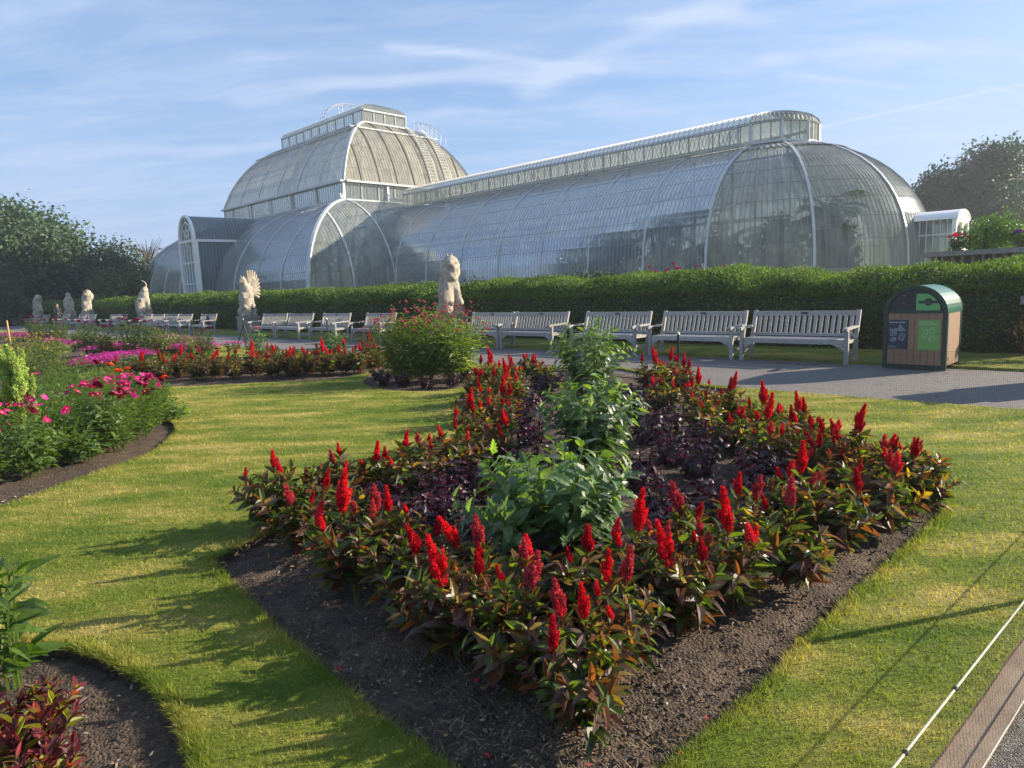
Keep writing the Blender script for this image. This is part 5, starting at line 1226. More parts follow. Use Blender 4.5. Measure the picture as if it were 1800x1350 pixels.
def plume_mesh(h,w,seed,col=(.62,.012,.022),side=3):
    r=np.random.default_rng(seed); g=MB(); P=[];D=[];C=[]
    def cone(bx,by,bz,hh,ww,n,lx=0,ly=0):
        for i in range(n):
            t=r.random()**1.15; a=r.uniform(0,6.28); rad=ww*.5*(min(1,(1-t)*1.6)**.7)*(min(1,t*6+.35))*(.75+.35*r.random()+.18*math.sin(t*30+a*2))
            P.append((bx+lx*t+rad*math.cos(a),by+ly*t+rad*math.sin(a),bz+hh*t)); D.append((math.cos(a)+r.normal(0,.4),math.sin(a)+r.normal(0,.4),.8+r.normal(0,.3)))
            C.append(np.array(col)*r.uniform(.6,1.35)*(1,1+.8*r.random(),1+.8*r.random()))
        g.tube([(bx,by,bz-.01),(bx+lx*.5,by+ly*.5,bz+hh*.5),(bx+lx*.95,by+ly*.95,bz+hh*.93)],[ww*.30,ww*.33,ww*.06],6,0,np.array(col)*.7,cap=False)
    cone(0,0,.01,h,w,int(420*h/.12),r.normal(0,.006),r.normal(0,.006))
    for k in range(side):
        a=r.uniform(0,6.28); hh=h*r.uniform(.2,.55); cone(w*.35*math.cos(a),w*.35*math.sin(a),r.uniform(-.1*h,h*.3),hh,w*.42,110,w*.6*math.cos(a),w*.6*math.sin(a))
    T=([(0,-.3,0),(.5,.3,.2),(0,1,0),(-.5,.3,.2),(0,.3,.55)],[(0,1,4),(1,2,4),(2,3,4),(3,0,4)])
    g.scatter(T,np.array(P),np.array(D),r.normal(size=(len(P),3)),.011*(w/.035)**.5*r.uniform(.5,1.6,len(P)),.0052*(w/.035)**.5,np.array(C))
    g.tube([(0,0,-.06),(0,0,.03)],[.003,.004],4,0,(.25,.05,.03),cap=False)
    return keep('plume',g,M_petal)
def daisy_mesh(R,n,col,centre,layers=1,cup=.25,seed=1,wd=.5):
    r=np.random.default_rng(seed); g=MB(); O=[];D=[];Nn=[];L=[];C=[]
    for k in range(layers):
        el=cup+k*.4; 
        for i in range(n):
            a=2*math.pi*(i+.5*k)/n+r.normal(0,.08); O.append((0,0,.002*k)); D.append((math.cos(a),math.sin(a),el*r.uniform(.6,1.3))); Nn.append((-math.cos(a)*el,-math.sin(a)*el,1)); L.append(R*(1-.22*k)); C.append(np.array(col)*r.uniform(.7,1.25))
    T=([(-.12,0,0),(.12,0,0),(.5,.6,.05),(-.5,.6,.05),(.3,.95,-.05),(-.3,.95,-.05)],[(0,1,2,3),(3,2,4,5)])
    g.scatter(T,O,D,Nn,np.array(L),np.array(L)*wd,np.array(C))
    g.tube([(0,0,-.01),(0,0,R*.12),(0,0,R*.2)],[R*.12,R*.22,R*.05],7,0,centre,cap=True)
    g.tube([(0,0,-R*1.2),(0,0,0)],[.0022,.0022],3,0,(.07,.11,.03),cap=False)
    return keep('flower',g,M_petal)
def ball_mesh(R,col,seed=1,n=46,flat=.7):
    r=np.random.default_rng(seed); g=MB(); O=[];D=[]
    for i in range(n):
        z=1-1.5*(i+.5)/n; a=i*2.4; q=math.sqrt(max(0,1-z*z)); d=np.array([q*math.cos(a),q*math.sin(a),z*flat+.2]); O.append(d*R*.35); D.append(d)
    g.scatter(T_fold,np.array(O),np.array(D),np.array(D)[:,[1,2,0]]+np.array([0,0,1.]),R*.7,R*.5,np.array(col)*r.uniform(.65,1.3,(n,1)))
    g.tube([(0,0,-R*7),(0,0,0)],[.0025,.0025],3,0,(.07,.11,.03),cap=False)
    return keep('flower',g,M_petal)
def fl(root,me,name,p,r,sc=1.0,tilt=.35):
    o=bpy.data.objects.new(name,me); col_.objects.link(o); o.parent=root; o.location=tuple(p); o.rotation_euler=(r.normal(0,tilt),r.normal(0,tilt),r.uniform(0,6.28)); o.scale=(sc,)*3; return o
RC=[(.72,.014,.022),(.76,.035,.05),(.55,.05,.06),(.50,.008,.02)]
PL=[plume_mesh(.15,.034,1,RC[0],5),plume_mesh(.10,.028,2,RC[1],3),plume_mesh(.20,.038,3,RC[0],8),plume_mesh(.07,.022,4,RC[3],2),plume_mesh(.045,.018,5,RC[2],1),plume_mesh(.13,.030,6,RC[2],6),plume_mesh(.12,.026,7,RC[3],4),plume_mesh(.085,.024,8,RC[0],3)]
CC=[(.050,.068,.020),(.095,.038,.026),(.08,.12,.026),(.22,.14,.025),(.15,.10,.09),(.17,.055,.025)]
def celosia(seed,H,R,npl,big=False,psc=1.0):
    r=np.random.default_rng(seed); root=empty('celosia_plant',(0,0,0)); S=stemset(r,H,R,13)
    foliage(r,S,21,.086,.36,[T_l1,T_l2,T_l3],CC,[.28,.22,.18,.07,.19,.06],up=.5,scol=(.16,.05,.03),parent=root,bigdown=1.55)
    idx=np.argsort([-s[2][2] for s in S]); 
    for j in range(npl):
        s=S[idx[j%len(S)]]; p=s[2]+(r.normal(0,.015,3) if j>=len(S) else 0)
        k=2 if (j==0 and big) else ([0,5,6][(j+seed)%3] if j<2 else ([1,7,3,4][(j+seed)%4]))
        fl(root,PL[k],'flower_plume',p,r,psc*r.uniform(.6,1.15),.16)
    return root
def place(protos,i,x,y,z,rz,sc,label,cat,group):
    p=protos[i%len(protos)]
    if not p.get('used'): p['used']=1; o=p
    else: o=copy_tree(p)
    o.location=(x,y,z); o.rotation_euler=(0,0,rz); o.scale=(sc,sc,sc); tag(o,label,cat,group); USED.append(o); return o
USED=[]
CEL=[celosia(100+i,.35+.03*(i%3),.24+.02*(i%2),n,b) for i,(n,b) in enumerate(((2,0),(1,0),(4,1),(2,1),(1,0),(6,1),(3,0)))]
NPL=[2,1,4,2,1,6,3]
CELB=[celosia(110+i,.37+.03*(i%3),.24+.015*(i%2),n,b,.8) for i,(n,b) in enumerate(((6,0),(4,0),(8,1),(5,0),(3,0),(8,1),(6,0)))]
NPLB=[6,4,8,5,3,8,6]; NW='no one two three four five six seven eight'.split()
rr=random.Random(12)
def row(pts,protos,npl,z,sc,fmt,group,seq=None,cat='flower'):
    for i,(x,y) in enumerate(pts):
        k=seq[i%len(seq)] if seq else i
        lab=fmt.format(o=(ORD[i] if i<30 else 'rearmost' if i==30 else ORD[i-31]+' extra'),n=NW[npl[k%len(protos)]] if npl else '')
        place(protos,k,x+rr.uniform(-.03,.03),y+rr.uniform(-.03,.03),z,rr.uniform(0,6.28),sc*rr.uniform(.92,1.1),lab,cat,group)
ZB=.0
row([(x+.08,y+.11) for x,y in CEL_NL],CEL,NPL,ZB,1.0,'red celosia with {n} plumes, {o} from the left corner along the near left edge','celosias edging the diamond bed',[0,5,1,3,0,2])
row([(x-.03,y+.08) for x,y in CEL_NR],CEL,NPL,ZB,1.02,'red celosia with {n} plumes, {o} from the front tip along the near right edge','celosias edging the diamond bed',[2,3,5,0,1,6,4])
row([(x,y+.10) for x,y in CEL_IN],CEL,NPL,ZB,.98,'red celosia with {n} plumes, {o} from the left in the second row behind the tip','celosias edging the diamond bed',[1,2,3,0,6,4,5,0,2,5])
row([(.19,2.30)],CEL,NPL,ZB,.95,'red celosia with {n} plumes, at the very front tip of the diamond bed','celosias edging the diamond bed',[1])
row(CEL_LF,CELB,NPLB,ZB,1.08,'red celosia with {n} plumes, {o} away from the left corner up the far left edge','celosias edging the diamond bed',[1,4,3,1,6,3,5,2,6,5,0,2,3,5,0])
row(CEL_RF,CELB,NPLB,ZB,1.08,'red celosia with {n} plumes, {o} in the far right edge counted from the dahlias','celosias edging the diamond bed',[5,2,0,5,2,6,5,0,2,5,0,2,3,0,4,5])
row([(x+dx,y+dy) for x,y in MID[:14] for dx,dy in ((0,0),(.28,.25))],CEL,NPL,ZB,1.1,'red celosia with {n} plumes, {o} from the left in the mid band front row','celosias in the long band beyond the lawn',[1,3,4,0,1,6,5,4])
row(MID[14:]+[(-5.4,15.3),(-4.9,14.9)],CELB,NPLB,ZB,1.15,'red celosia with {n} plumes, {o} counted at the back of the long mid band','celosias in the long band beyond the lawn',[1,3,5,4,0,1,6,3,1,2,0,5,2,3,5,4,0,2,1,6,3])
# purple-leaved perilla between them
def perilla(seed,H,R):
    r=np.random.default_rng(seed); root=empty('perilla_plant',(0,0,0)); S=stemset(r,H,R,14)
    foliage(r,S,12,.055,.72,[T_l2,T_lobe],[(.022,.008,.015),(.045,.011,.026),(.014,.010,.014),(.09,.022,.045)],[.42,.25,.25,.08],up=.35,scol=(.06,.015,.03),mt=M_dark,parent=root,bigdown=1.2); return root
PER=[perilla(140+i,.27+.03*i,.24) for i in range(3)]
row(PURP+[(.55,7.6),(1.0,6.9),(.15,5.6),(.55,4.8),(1.5,5.4),(1.35,6.6),(.75,10.6),(1.9,9.0),(1.6,8.6),(.6,3.3),(.9,3.8),(1.6,4.3),(-.3,4.0),(-.5,5.0),(.1,7.9)],PER,None,ZB,1.12,'dark purple frilly perilla, {o} of those counted inside the diamond bed','purple perillas inside the diamond bed',cat='plant')
# leafy green dahlias
def dahlia(seed,H,R,ns,nl,L,name='dahlia_plant',T=None,cols=None,w=None,sr=.006,wr=.55):
    r=np.random.default_rng(seed); root=empty(name,(0,0,0)); S=stemset(r,H,R,ns,.2)
    foliage(r,S,nl,L,wr,T or [T_lobe,T_lobe,T_l2],cols or [(.095,.165,.065),(.065,.12,.055),(.14,.22,.07),(.18,.23,.15)],w or [.38,.32,.18,.12],up=.4,sr=sr,scol=(.13,.19,.05),parent=root,bigdown=1.35,side=.3); return root,S,r
for i,((x,y),H,R,ns,sc,lab) in enumerate(((DAHA,.72,.60,36,1,'nearest leafy green dahlia bush without flowers in the middle of the diamond bed'),(DAHB,.80,.56,30,1,'middle of the three leafy green dahlia bushes in the diamond bed'),(DAHC,1.14,.66,32,1,'tallest leafy green dahlia bush, at the far end before the benches'))):
    o,S,r=dahlia(160+i,H,R,ns,26 if i<2 else 26,.118 if i<2 else .12); tag(o,lab,'plant','leafy dahlias in the diamond bed'); o.location=(x+(0 if i==0 else -.02),y+(.1 if i==0 else .2),-.02)
    if i==0:
        g=MB(); g.tube([(0,0,0),(0,0,.02),(0,0,.035)],[.006,.018,.008],8,0,(.45,.42,.05)); bm=keep('bud',g,M_petal)
        for k in (3,7): fl(o,bm,'flower_bud',S[k][2],r,1.0)
# tall clump of pink scabious-like flowers
r=np.random.default_rng(180); PK=[ball_mesh(.030,(.50,.12,.17),1,30,.45),ball_mesh(.024,(.42,.27,.20),2,30,.5)]
def tallclump(seed,x,y,H,R,lab,nf=46,ns=44):
    o,S,r=dahlia(seed,H,R*1.12,ns,24,.13,'pink_flower_clump',[T_l1,T_l2],[(.12,.18,.04),(.17,.22,.06),(.08,.12,.04)],[.4,.35,.25],.004,wr=.18)
    for k in range(nf):
        s=S[k%len(S)]; t=s[2]+np.array([r.normal(0,.07),r.normal(0,.07),r.uniform(-.02,.20)]); fl(o,PK[0 if r.random()<.62 else 1],'flower',t,r,r.uniform(.8,1.4))
    o.location=(x,y,-.02); tag(o,lab,'plant','tall pink flowered clumps in the round bed')
tallclump(181,TALL[0]-.62,TALL[1]+1.0,1.30,.62,'tall bushy clump topped by pink button flowers, left one in the round bed',90,50)
tallclump(182,TALL[0]+.35,TALL[1]+.75,1.22,.62,'tall bushy clump topped by pink button flowers, right one in the round bed',70,50)
tallclump(184,TALL[0]-.2,TALL[1]+.75,1.15,.5,'tall bushy clump with pink button flowers, front middle one in the round bed',20,40)
tallclump(183,TALL[0]-.1,TALL[1]+1.9,1.34,.6,'tall bushy clump with pink button flowers, rear one in the round bed',46,36)
LOW=[perilla(190,.22,.22),perilla(191,.25,.2)]
row([(-2.3,12.0),(-1.9,11.6),(-1.45,11.35),(-1.0,11.35),(-2.5,12.6),(-.8,11.9)],LOW,None,-.02,1.0,'low dark leafy plant, {o} from the left round the pink clumps','low dark plants round the pink clumps',cat='plant')
for i,(x,y) in enumerate(MIDGREEN):
    o,S,r=dahlia(200+i,.85,.42,16,12,.13); o.location=(x,y+.5,-.02); tag(o,'leafy green dahlia, %s from the left behind the long red celosia band'%ORD[[2,3,1,0][i]],'plant','green dahlias behind the celosia band')
    if i in(0,2): fl(o,ball_mesh(.06,(.65,.10,.22),3),'flower',S[0][2]+np.array([0,0,.06]),r)
    if i>1: o.scale=(.7,.7,.55)
# left bed: cosmos, dahlias, lime amaranth, mixed foliage
COSF=[daisy_mesh(.042,8,(.55,.015,.17),(.55,.38,.05),1,.2,1,.62),daisy_mesh(.040,8,(.62,.05,.30),(.5,.3,.05),1,.35,2,.62),daisy_mesh(.045,12,(.16,.008,.025),(.1,.02,.02),2,.3,3,.4)]
def cosmos(seed,H,R,nf,kinds,fern=True):
    T=[T_l1] if fern else [T_lobe,T_l2]
    o,S,r=dahlia(seed,H,R,26,18,.075 if fern else .075,'cosmos_plant',T,[(.10,.17,.04),(.07,.12,.035),(.13,.18,.06)],[.4,.35,.25],.0025,wr=.10 if fern else .5)
    idx=np.argsort([-s[2][2] for s in S])
    for k in range(nf):
        s=S[idx[k%len(S)]]; fl(o,COSF[kinds[k%len(kinds)]],'flower',s[2]+np.array([r.normal(0,.03),r.normal(0,.03),.03+r.uniform(0,.08)]),r,r.uniform(.85,1.25),.5)
    return o
COS_P=[cosmos(210,.52,.28,9,[0,1]),cosmos(211,.62,.30,14,[0,1,1]),cosmos(212,.60,.28,14,[2,1,0]),cosmos(213,.46,.25,2,[0]),cosmos(214,.66,.32,3,[2,0],False),cosmos(215,.66,.34,0,[0])]
rowlab='magenta and crimson daisy flowered plant, {o} of those counted along the curved left bed'
row([(x-.22,y+.1) for x,y in COS],COS_P,None,-.01,1.0,rowlab,'daisy flowered plants in the curved left bed',[0,1,3,3,4,2,2,1,1,5,3,0,5,5,4,1],cat='plant')
extra=[(-4.62,6.35),(-4.85,6.0),(-4.6,7.6),(-4.75,7.2),(-5.2,7.0),(-5.6,7.2),(-4.55,8.3),(-4.75,8.9),(-5.4,8.8),(-6.0,8.7),(-6.6,9.4),(-5.3,9.8),(-7,10.4),(-6.4,10.2),(-7.4,11.2),(-6.8,11.2)]
row(extra,COS_P,None,-.01,1.0,'green filler plant in the curved left bed, {o} from the viewer','green filler plants in the curved left bed',[4,0,4,5,4,5,2,2,5,5,5,3,5,4,5,5],cat='plant')
# rose bushes with yellow-green buds and taller dark foliage at the back
BUD=ball_mesh(.022,(.42,.36,.08),5,16,1); ORG=ball_mesh(.055,(.75,.11,.02),6,40,.4); PUR=ball_mesh(.045,(.20,.015,.10),7,40,.7); MAG=ball_mesh(.05,(.35,.02,.14),8,40,.7)
def bush(seed,H,R,fm,nf,name='rose_bush',cols=None,sc=1.0,L=.07,ns=26):
    o,S,r=dahlia(seed,H,R,ns,16,L,name,[T_l1,T_lobe],cols or [(.06,.095,.03),(.10,.14,.045),(.045,.07,.03)],[.45,.3,.25],.004,wr=.5)
    idx=np.argsort([-s[2][2]+r.normal(0,.1) for s in S])
    for k in range(nf): fl(o,fm[k%len(fm)],'flower',S[idx[k%len(S)]][2]+np.array([r.normal(0,.04),r.normal(0,.04),.03+r.uniform(0,.06)]),r,sc*r.uniform(.8,1.25))
    return o
ROSE=[bush(230,.98,.5,[BUD],26,cols=[(.10,.13,.04),(.14,.15,.05),(.06,.08,.03)]),bush(231,.9,.48,[BUD],14),bush(232,.98,.5,[BUD],30,cols=[(.11,.14,.045),(.15,.16,.05),(.06,.08,.03)])]
row([q for q in LBACK if q[0]/q[1]<-.645],ROSE,None,-.01,1.0,'bushy plant with small yellow buds, {o} counted at the back of the left bed','budding bushes at the back of the left bed',cat='plant')
ex=[(-6.3,10.8),(-7.0,12.2),(-6.7,11.6),(-7.6,13.1),(-8.4,13.9)]
ZIN=[bush(240,.45,.28,[ORG],1,'zinnia_plant'),bush(241,.5,.3,[ORG],1,'zinnia_plant')]
row([(-5.55,10.1),(-5.2,9.75),(-6.0,10.75),(-6.7,11.6),(-7.3,12.2)],ZIN,None,-.01,1.1,'green plant with flat orange flowers, {o} from the front by the bed edge','orange flowered plants by the edge of the left bed',cat='plant')
# lime amaranth tassels
root=empty('lime_amaranth',(LIME[0]+.12,LIME[1]+.1,-.01)); tag(root,'tall lime yellow plumed plant at the left edge of the view','plant'); r=np.random.default_rng(250); S=stemset(r,.95,.26,7)
foliage(r,S,10,.12,.5,[T_l1,T_l2],[(.10,.15,.04),(.14,.17,.05)],[.6,.4],parent=root,t0=.05)
lp_=[plume_mesh(.30,.075,61,(.40,.41,.10),4),plume_mesh(.22,.06,62,(.38,.40,.09),3)]
for k,s in enumerate(S):
    fl(root,lp_[k%2],'flower_plume',s[2]-np.array([0,0,.02]),r,1.1,.15); fl(root,lp_[(k+1)%2],'flower_plume',s[2]-np.array([0.03,0.02,.30]),r,.95,.25)
for k,(x,y) in enumerate(((-4.3,6.9),(-4.45,7.1),(-4.5,9.2))):
    o,S_,r_=dahlia(255+k,.42,.24,8,9,.13); o.scale=(.7,.7,.7); o.location=(x-.12,y,-.01); tag(o,'low broad leaved plant at the bed edge, %s from the viewer'%ORD[k],'plant','low broad leaved plants at the edge of the left bed')
# purple dahlias and pink carpets far left
DP=[bush(260,1.2,.5,[PUR],9,'purple_dahlia',sc=1.2,L=.10,ns=30),bush(261,1.05,.5,[PUR],5,'purple_dahlia',sc=1.1,L=.10,ns=28),bush(262,.78,.5,[BUD,PUR],5,'purple_dahlia',sc=1.1,L=.10,cols=[(.15,.18,.05),(.09,.13,.04),(.2,.22,.05)])]
row([(x,y) for x,y in PURPD[:10]],DP,None,-.01,1.0,'purple flowered dahlia bush, {o} of those counted on the far left','purple dahlias on the far left',[0,1,0,0,2,1,0,1,2,0,2,1],cat='plant')
row([(-9.1,19.6),(-8.3,18.6),(-13.4,19.8),(-12.9,21.6),(-10.6,22.0),(-14.2,20.6)],DP,None,-.01,.85,'green dahlia bush with few purple flowers, {o} counted round the pink carpets','green dahlias round the pink carpets',[2,1,2,2,2,2,1,2],cat='plant')
def carpet(seed,R,col,nb=110):
    r=np.random.default_rng(seed); root=empty('pink_bedding_plant',(0,0,0)); S=stemset(r,.20,R,10)
    foliage(r,S,9,.06,.5,[T_l1],[(.06,.10,.03),(.04,.06,.025)],[.6,.4],parent=root)
    g=MB(); a=r.uniform(0,6.28,nb); q=R*np.sqrt(r.random(nb)); O=np.stack([q*np.cos(a),q*np.sin(a),.20-.06*(q/R)**2+r.normal(0,.012,nb)],1)
    for k in range(5):
        th=2*math.pi*k/5; D=np.tile([math.cos(th),math.sin(th),.15],(nb,1))+r.normal(0,.15,(nb,3)); g.scatter(T_rh,O,D,np.tile([0,0,1.],(nb,1))+r.normal(0,.3,(nb,3)),.021,.024,np.array(col)*r.uniform(.7,1.25,(nb,1)))
    g.build('blossoms',M_petal,root); return root
CP=[carpet(270,.30,(.62,.05,.42)),carpet(271,.30,(.68,.08,.50)),carpet(272,.28,(.50,.04,.30))]
def jitter(P,n,s): 
    q=random.Random(5); return [(x+q.uniform(-s,s),y+q.uniform(-s,s)) for x,y in P for _ in range(n)]
row(jitter(PET3,2,.5),CP,None,.0,1.35,'magenta bedding plant in the triangular carpet by the path, {o} counted','magenta carpet by the path',cat='plant')
row(jitter(PET2,1,.12),CP,None,.0,1.25,'magenta bedding plant among the purple dahlias, {o} counted from the left','magenta carpet among the purple dahlias',cat='plant')
row(jitter(PET1,2,.6),CP,None,.0,1.6,'magenta bedding plant in the farthest strip, {o} counted from the left','magenta carpet in the farthest strip',cat='plant')
# near left corner: coleus and a green sprig
COL=[(.12,.02,.035),(.06,.014,.025),(.22,.22,.025),(.26,.05,.06),(.15,.10,.02)]
for k,(x,y,s) in enumerate(((-1.74,2.22,.85),(-1.60,2.06,.75),(-1.86,2.45,.7),(-2.0,2.3,.85),(-1.66,1.9,.8))):
    r=np.random.default_rng(280+k); root=empty('coleus_plant',(x,y,-.02)); root.scale=(s,s,s); S=stemset(r,.24,.21,10)
    foliage(r,S,14,.075,.36,[T_l1,T_l3],COL,[.32,.28,.18,.12,.10],up=.6,scol=(.2,.04,.05),parent=root,mt=M_leaf); tag(root,'burgundy and lime leaved coleus, %s in the bottom left corner bed'%['middle one','front right one','rear middle one','left one','lowest one'][k],'plant','coleus in the bottom left corner')
o,S,r=dahlia(290,.62,.20,9,12,.12,'leafy_sprig',[T_l1,T_l2],[(.09,.16,.03),(.06,.10,.03)],[.6,.4],wr=.35); o.location=(-2.22,2.74,-.02); tag(o,'upright green leafy sprig at the left edge of the near bed','plant')
# bamboo cane
root=empty('bamboo_cane',(CANE[0],CANE[1],0)); tag(root,'slim upright bamboo cane near the left edge','cane'); M_cane=simple('bamboo',(.50,.33,.12),.5,4,.2,.2)
g=MB(); g.tube([(0,0,0),(-.01,0,.5),(-.03,0,1.25)],.022,8); g.build('cane',M_cane,root)
g=MB()
for z in (.3,.62,.95): g.tube([(-.012*z*2,0,z-.008),(-.012*z*2,0,z+.008)],.026,8)
g.build('cane_joints',M_cane,root)
# planting between hedge and glasshouse, flowers on the planter
for i,(v,u,w,h,lab) in enumerate(((20.5,26.5,1.3,1.0,'low dark clipped shrub behind the hedge left of the nearest statue'),(21,30.0,1.2,1.05,'low dark clipped shrub at the corner rib of the glasshouse'),(20.5,22.3,1.3,1.05,'low dark clipped shrub just left of the nearest statue'),(20.2,15.6,1.0,1.15,'low domed shrub just right of the nearest statue'))):
    b=W(v,u,.9); tree('low_shrub',lab,'shrub',b,[(0,0,h*.5,w,h*.5),(w*.7,-w*.5,h*.45,w*.7,h*.45),(-w*.7,w*.5,h*.45,w*.7,h*.45)],.2,3500,.10,(.04,.065,.028),400+i,limbs=False,var=.3)
RB=[bush(420,1.15,.5,[MAG],16,'red_salvia',sc=1.2,L=.09,cols=[(.05,.07,.03),(.10,.03,.03),(.07,.05,.03)])]
row([W(18.9,12.2,.9)[:2],W(18.9,11.4,.9)[:2],W(18.9,10.5,.9)[:2],W(18.9,9.7,.9)[:2]],RB,None,.75,1.0,'dull red flowered plant over the hedge top, {o} from the left','red flowered plants behind the hedge',cat='plant')
def yucca(v,u,h,lab,seed):
    r=np.random.default_rng(seed); root=empty('spiky_plant',W(v,u,.85)); tag(root,lab,'plant','spiky plants behind the hedge'); g=MB(); n=46; el=r.uniform(.1,1.4,n); a=r.uniform(0,6.28,n)
    g.scatter(T_strap,np.tile([0,0,.35],(n,1)),np.stack([np.cos(a)*np.cos(el),np.sin(a)*np.cos(el),np.sin(el)],1),np.tile([0,0,1.],(n,1))+r.normal(0,.2,(n,3)),h*r.uniform(.6,1,n),.06,np.array([.06,.09,.04])*r.uniform(.7,1.3,(n,1)))
    g.build('leaves',M_leaf,root); g=MB(); g.tube([(0,0,0),(0,0,.4)],.06,6); g.build('stem',M_bark,root)
for i,(v,u,h,lab) in enumerate(((19,7.55,.9,'spiky leaved plant over the hedge below the second apse rib'),(19.3,13.3,.7,'spiky leaved plant left of the dull red flowers'),(19,5.9,.75,'spiky leaved plant over the hedge before the middle of the apse'),(19,5.0,.7,'spiky leaved plant over the hedge, third from the right'),(19,4.15,.8,'spiky leaved plant over the hedge, second from the right'),(19,3.4,.7,'spiky leaved plant over the hedge before the white lobby'))): yucca(v,u,h,lab,430+i)
b=W(23.9,4.1,1.9); tree('planter_shrub','bright lime green bushy plant spilling over the stone planter','plant',b,[(0,0,.55,.55,.45),(.45,-.4,.5,.5,.4),(.2,-.2,.85,.4,.3),(-.35,.3,.4,.35,.3)],.2,2600,.09,(.13,.22,.035),440,limbs=False,var=.3)
PB=[bush(445,.5,.35,[ball_mesh(.06,(.16,.05,.35),9),ball_mesh(.06,(.6,.55,.5),10)],14,'petunia_plant',sc=1.1,L=.06),bush(446,.5,.3,[ball_mesh(.07,(.75,.02,.12),11)],6,'geranium_plant',sc=1.2,L=.07)]
for k,(v,u,i,lab) in enumerate(((23.6,4.75,1,'scarlet geranium at the left end of the stone planter'),(23.6,3.2,0,'purple and white petunias on the right half of the stone planter'),(23.6,2.6,0,'purple and white petunias at the right edge of the view'))):
    q=W(v,u); place(PB,i,q[0],q[1],2.05,k,1.0,lab,'plant','flowers on the stone planter')
# autumn coloured shrub behind the bin at the right edge
tree('smoke_bush','rust coloured shrub in the hedge foot at the right edge','shrub',W(14.75,1.55,0),[(0,0,.55,.35,.4),(.3,-.3,.35,.35,.3),(-.2,.25,.3,.3,.25)],.2,900,.06,(.16,.07,.04),450,limbs=False,var=.3)
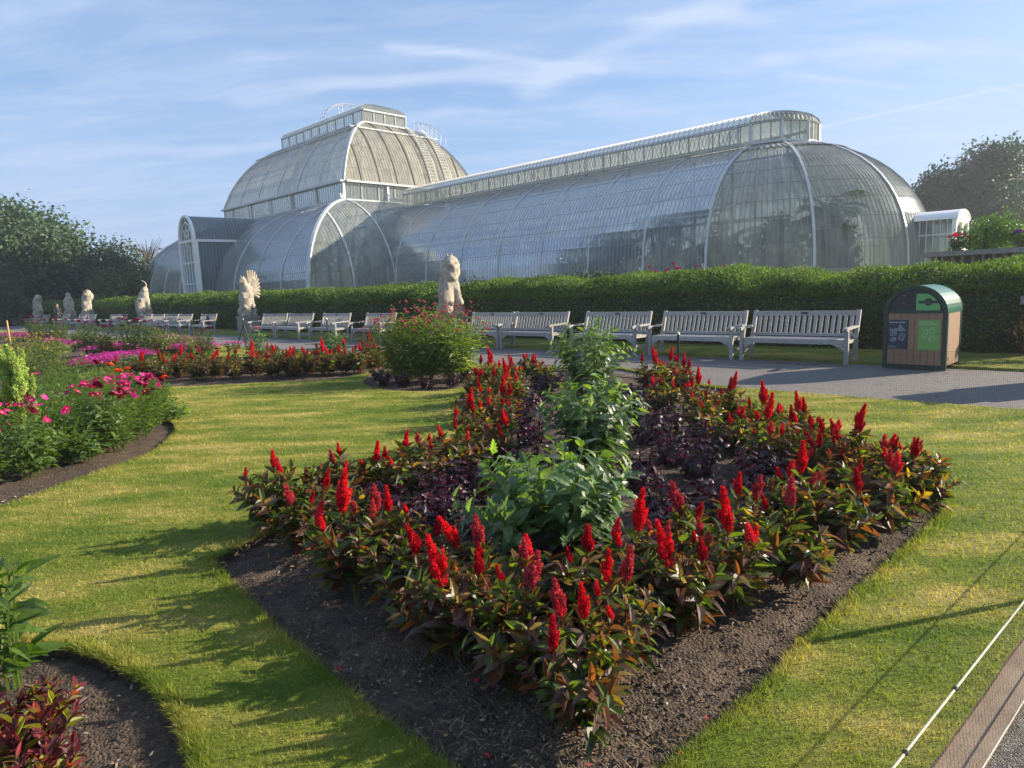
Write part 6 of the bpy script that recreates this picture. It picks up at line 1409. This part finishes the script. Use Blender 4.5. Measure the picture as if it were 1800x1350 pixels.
# ------------------------------------------------------------------ people
def person(loc,rz,pose,cloth,legs_c,label,hold=None):
    root=empty('person',loc,rz); tag(root,label,'person')
    M_c=simple('jacket',cloth,.8,9,.2,.3); M_l=simple('trousers',legs_c,.8,9,.2,.3); M_s=simple('skin',(.42,.25,.18),.5,9,.1,.1); M_h=simple('hair',(.03,.02,.015),.7,40,.2,.3)
    if pose=='stand':
        B=chain((0,0,.95),(0,.02,1.42),.15,.16)+[(0,0,.92,.16)]+chain((0,0,1.45),(0,-.02,1.58),.06,.055,3)+[(0,-.02,1.66,.095,(1,1.05,1.25))]
        for s in (-1,1):
            B+=chain((s*.09,0,.9),(s*.11,.01,.5),.095,.07)+chain((s*.11,.01,.5),(s*.12,.03,.08),.065,.045)+[(s*.12,-.03,.04,.05,(1,2,.7))]
            B+=chain((s*.19,.01,1.4),(s*.25,0,1.12),.06,.05)+chain((s*.25,0,1.12),(s*.14,-.2,1.02),.045,.035)
            hx=s*.13
            B+=[(hx,-.23,1.02,.035)]+[(hx+(k-1.5)*.016*s,-.28,1.015-.004*k,.014,(1,2.2,1)) for k in range(4)]+[(hx-s*.035,-.25,1.03,.014,(1,1.6,1))]
        hd=(0,-.02,1.66); lim=.93
    else:
        B=[(0,.0,.52,.17)]+chain((0,0,.55),(0,.06,1.02),.15,.16)+chain((0,.05,1.05),(0,.03,1.16),.06,.055,3)+[(0,.02,1.25,.095,(1,1.05,1.25))]
        for s in (-1,1):
            B+=chain((s*.09,0,.5),(s*.12,-.42,.5),.09,.07)+chain((s*.12,-.42,.48),(s*.12,-.44,.06),.06,.045)+[(s*.12,-.5,.04,.05,(1,2,.7))]
            B+=chain((s*.19,.05,1.0),(s*.24,-.02,.75),.06,.05)+chain((s*.24,-.02,.75),(s*.12,-.25,.62),.045,.035)+[(s*.12,-.28,.62,.035)]+[(s*.12+(k-1.5)*.016,-.33,.61,.014,(1,2.2,1)) for k in range(4)]
        hd=(0,.02,1.25); lim=.0
    V,F=meta_mesh(B,.028); g=MB(); q=[f for f in F if len(f)==4]; t=[f for f in F if len(f)==3]
    cen=lambda f: np.mean([V[i] for i in f],axis=0)
    def mi(f):
        c=cen(f); 
        if c[2]>hd[2]-.13: return 2
        if pose=='stand': return 1 if c[2]<.93 and abs(c[1])<.19 else (2 if c[1]<-.205 and c[2]>.9 else 0)
        return 1 if c[2]<.60 and not(c[1]<-.22 and c[2]>.585) else (2 if c[1]<-.22 else 0)
    g.add(V,q,[mi(f) for f in q])
    if t: g.F.append(np.array(t)); g.M.append(np.array([mi(f) for f in t]))
    fy=hd[1]-.105
    g.tube([(hd[0],fy+.03,hd[2]+.0),(hd[0],fy-.02,hd[2]-.02),(hd[0],fy+.02,hd[2]-.03)],[.008,.014,.01],5,2)
    g.build('body',[M_c,M_l,M_s],root,smooth=True)
    g=MB()
    for s in (-1,1): g.tube([(hd[0]+s*.035,fy+.012,hd[2]+.01),(hd[0]+s*.035,fy-.002,hd[2]+.01)],[.012,.008],6)
    g.build('eye',M_h,root)
    g=MB(); g.tube([(hd[0]-.022,fy+.006,hd[2]-.055),(hd[0],fy-.004,hd[2]-.057),(hd[0]+.022,fy+.006,hd[2]-.055)],.005,5); g.build('mouth',simple('lips',(.3,.1,.09),.5),root)
    Vh,Fh=meta_mesh([(hd[0],hd[1]+.03,hd[2]+.05,.105,(1,1,1.05)),(hd[0],hd[1]+.06,hd[2]-.03,.085)],.03); g=MB(); q=[f for f in Fh if len(f)==4]; t=[f for f in Fh if len(f)==3]
    g.add(Vh,q); 
    if t: g.F.append(np.array(t)); g.M.append(np.zeros(len(t),int))
    g.build('hair',M_h,root,smooth=True)
    return root
person(W(13.3,61.6,-.02),R_(60),'stand',(.02,.02,.025),(.05,.05,.06),'person in black clothes standing on the path before the tall grey beast')
person(W(13.2,79.4,-.02),R_(-45),'sit',(.45,.28,.30),(.08,.08,.12),'person in a pale pink top sitting on a far bench at the left')
root=empty('backpack',W(13.2,33.0,.43),R_(-40)); tag(root,'dark blue backpack on the bench end next to the griffin plinth','bag'); M_bag=simple('blue_cloth',(.03,.04,.09),.8,12,.2,.3)
V,F=meta_mesh([(0,0,.16,.17,(1,.7,1.1)),(0,0,.30,.13,(1,.7,1)),(0,-.1,.13,.1,(1.2,.7,1))],.03); g=MB(); g.add(V,[f for f in F if len(f)==4]); t=[f for f in F if len(f)==3]
if t: g.F.append(np.array(t)); g.M.append(np.zeros(len(t),int))
g.build('pack',M_bag,root,smooth=True)
for s in (-1,1):
    g=MB(); g.tube([(s*.07,.08,.38),(s*.09,.16,.28),(s*.08,.14,.12),(s*.07,.06,.04)],.014,5); g.build('strap',M_bag,root)
for o in USED:
    if 'used' in o: del o['used']
for pr in (CEL,CELB,PER,LOW,COS_P,ROSE,ZIN,DP,CP,RB,PB):
    for p in pr:
        if 'used' in p.keys(): del p['used']
        elif 'label' not in p:
            for ch in list(p.children): bpy.data.objects.remove(ch)
            bpy.data.objects.remove(p)
# ------------------------------------------------------------------ thin morning haze round everything
m,N=mat('haze_air'); o_=N.n('OutputMaterial'); N.t.links.new(N.n('VolumePrincipled',{'Color':(.85,.90,1,1),'Density':.0008,'Anisotropy':.35}).outputs[0],o_.inputs[1])
g=MB(); g.box((0,30,10.5),2300,2300,12.5); hz_=g.build('haze',m); tag(hz_,'thin bluish morning haze over the garden','haze',kind='stuff')
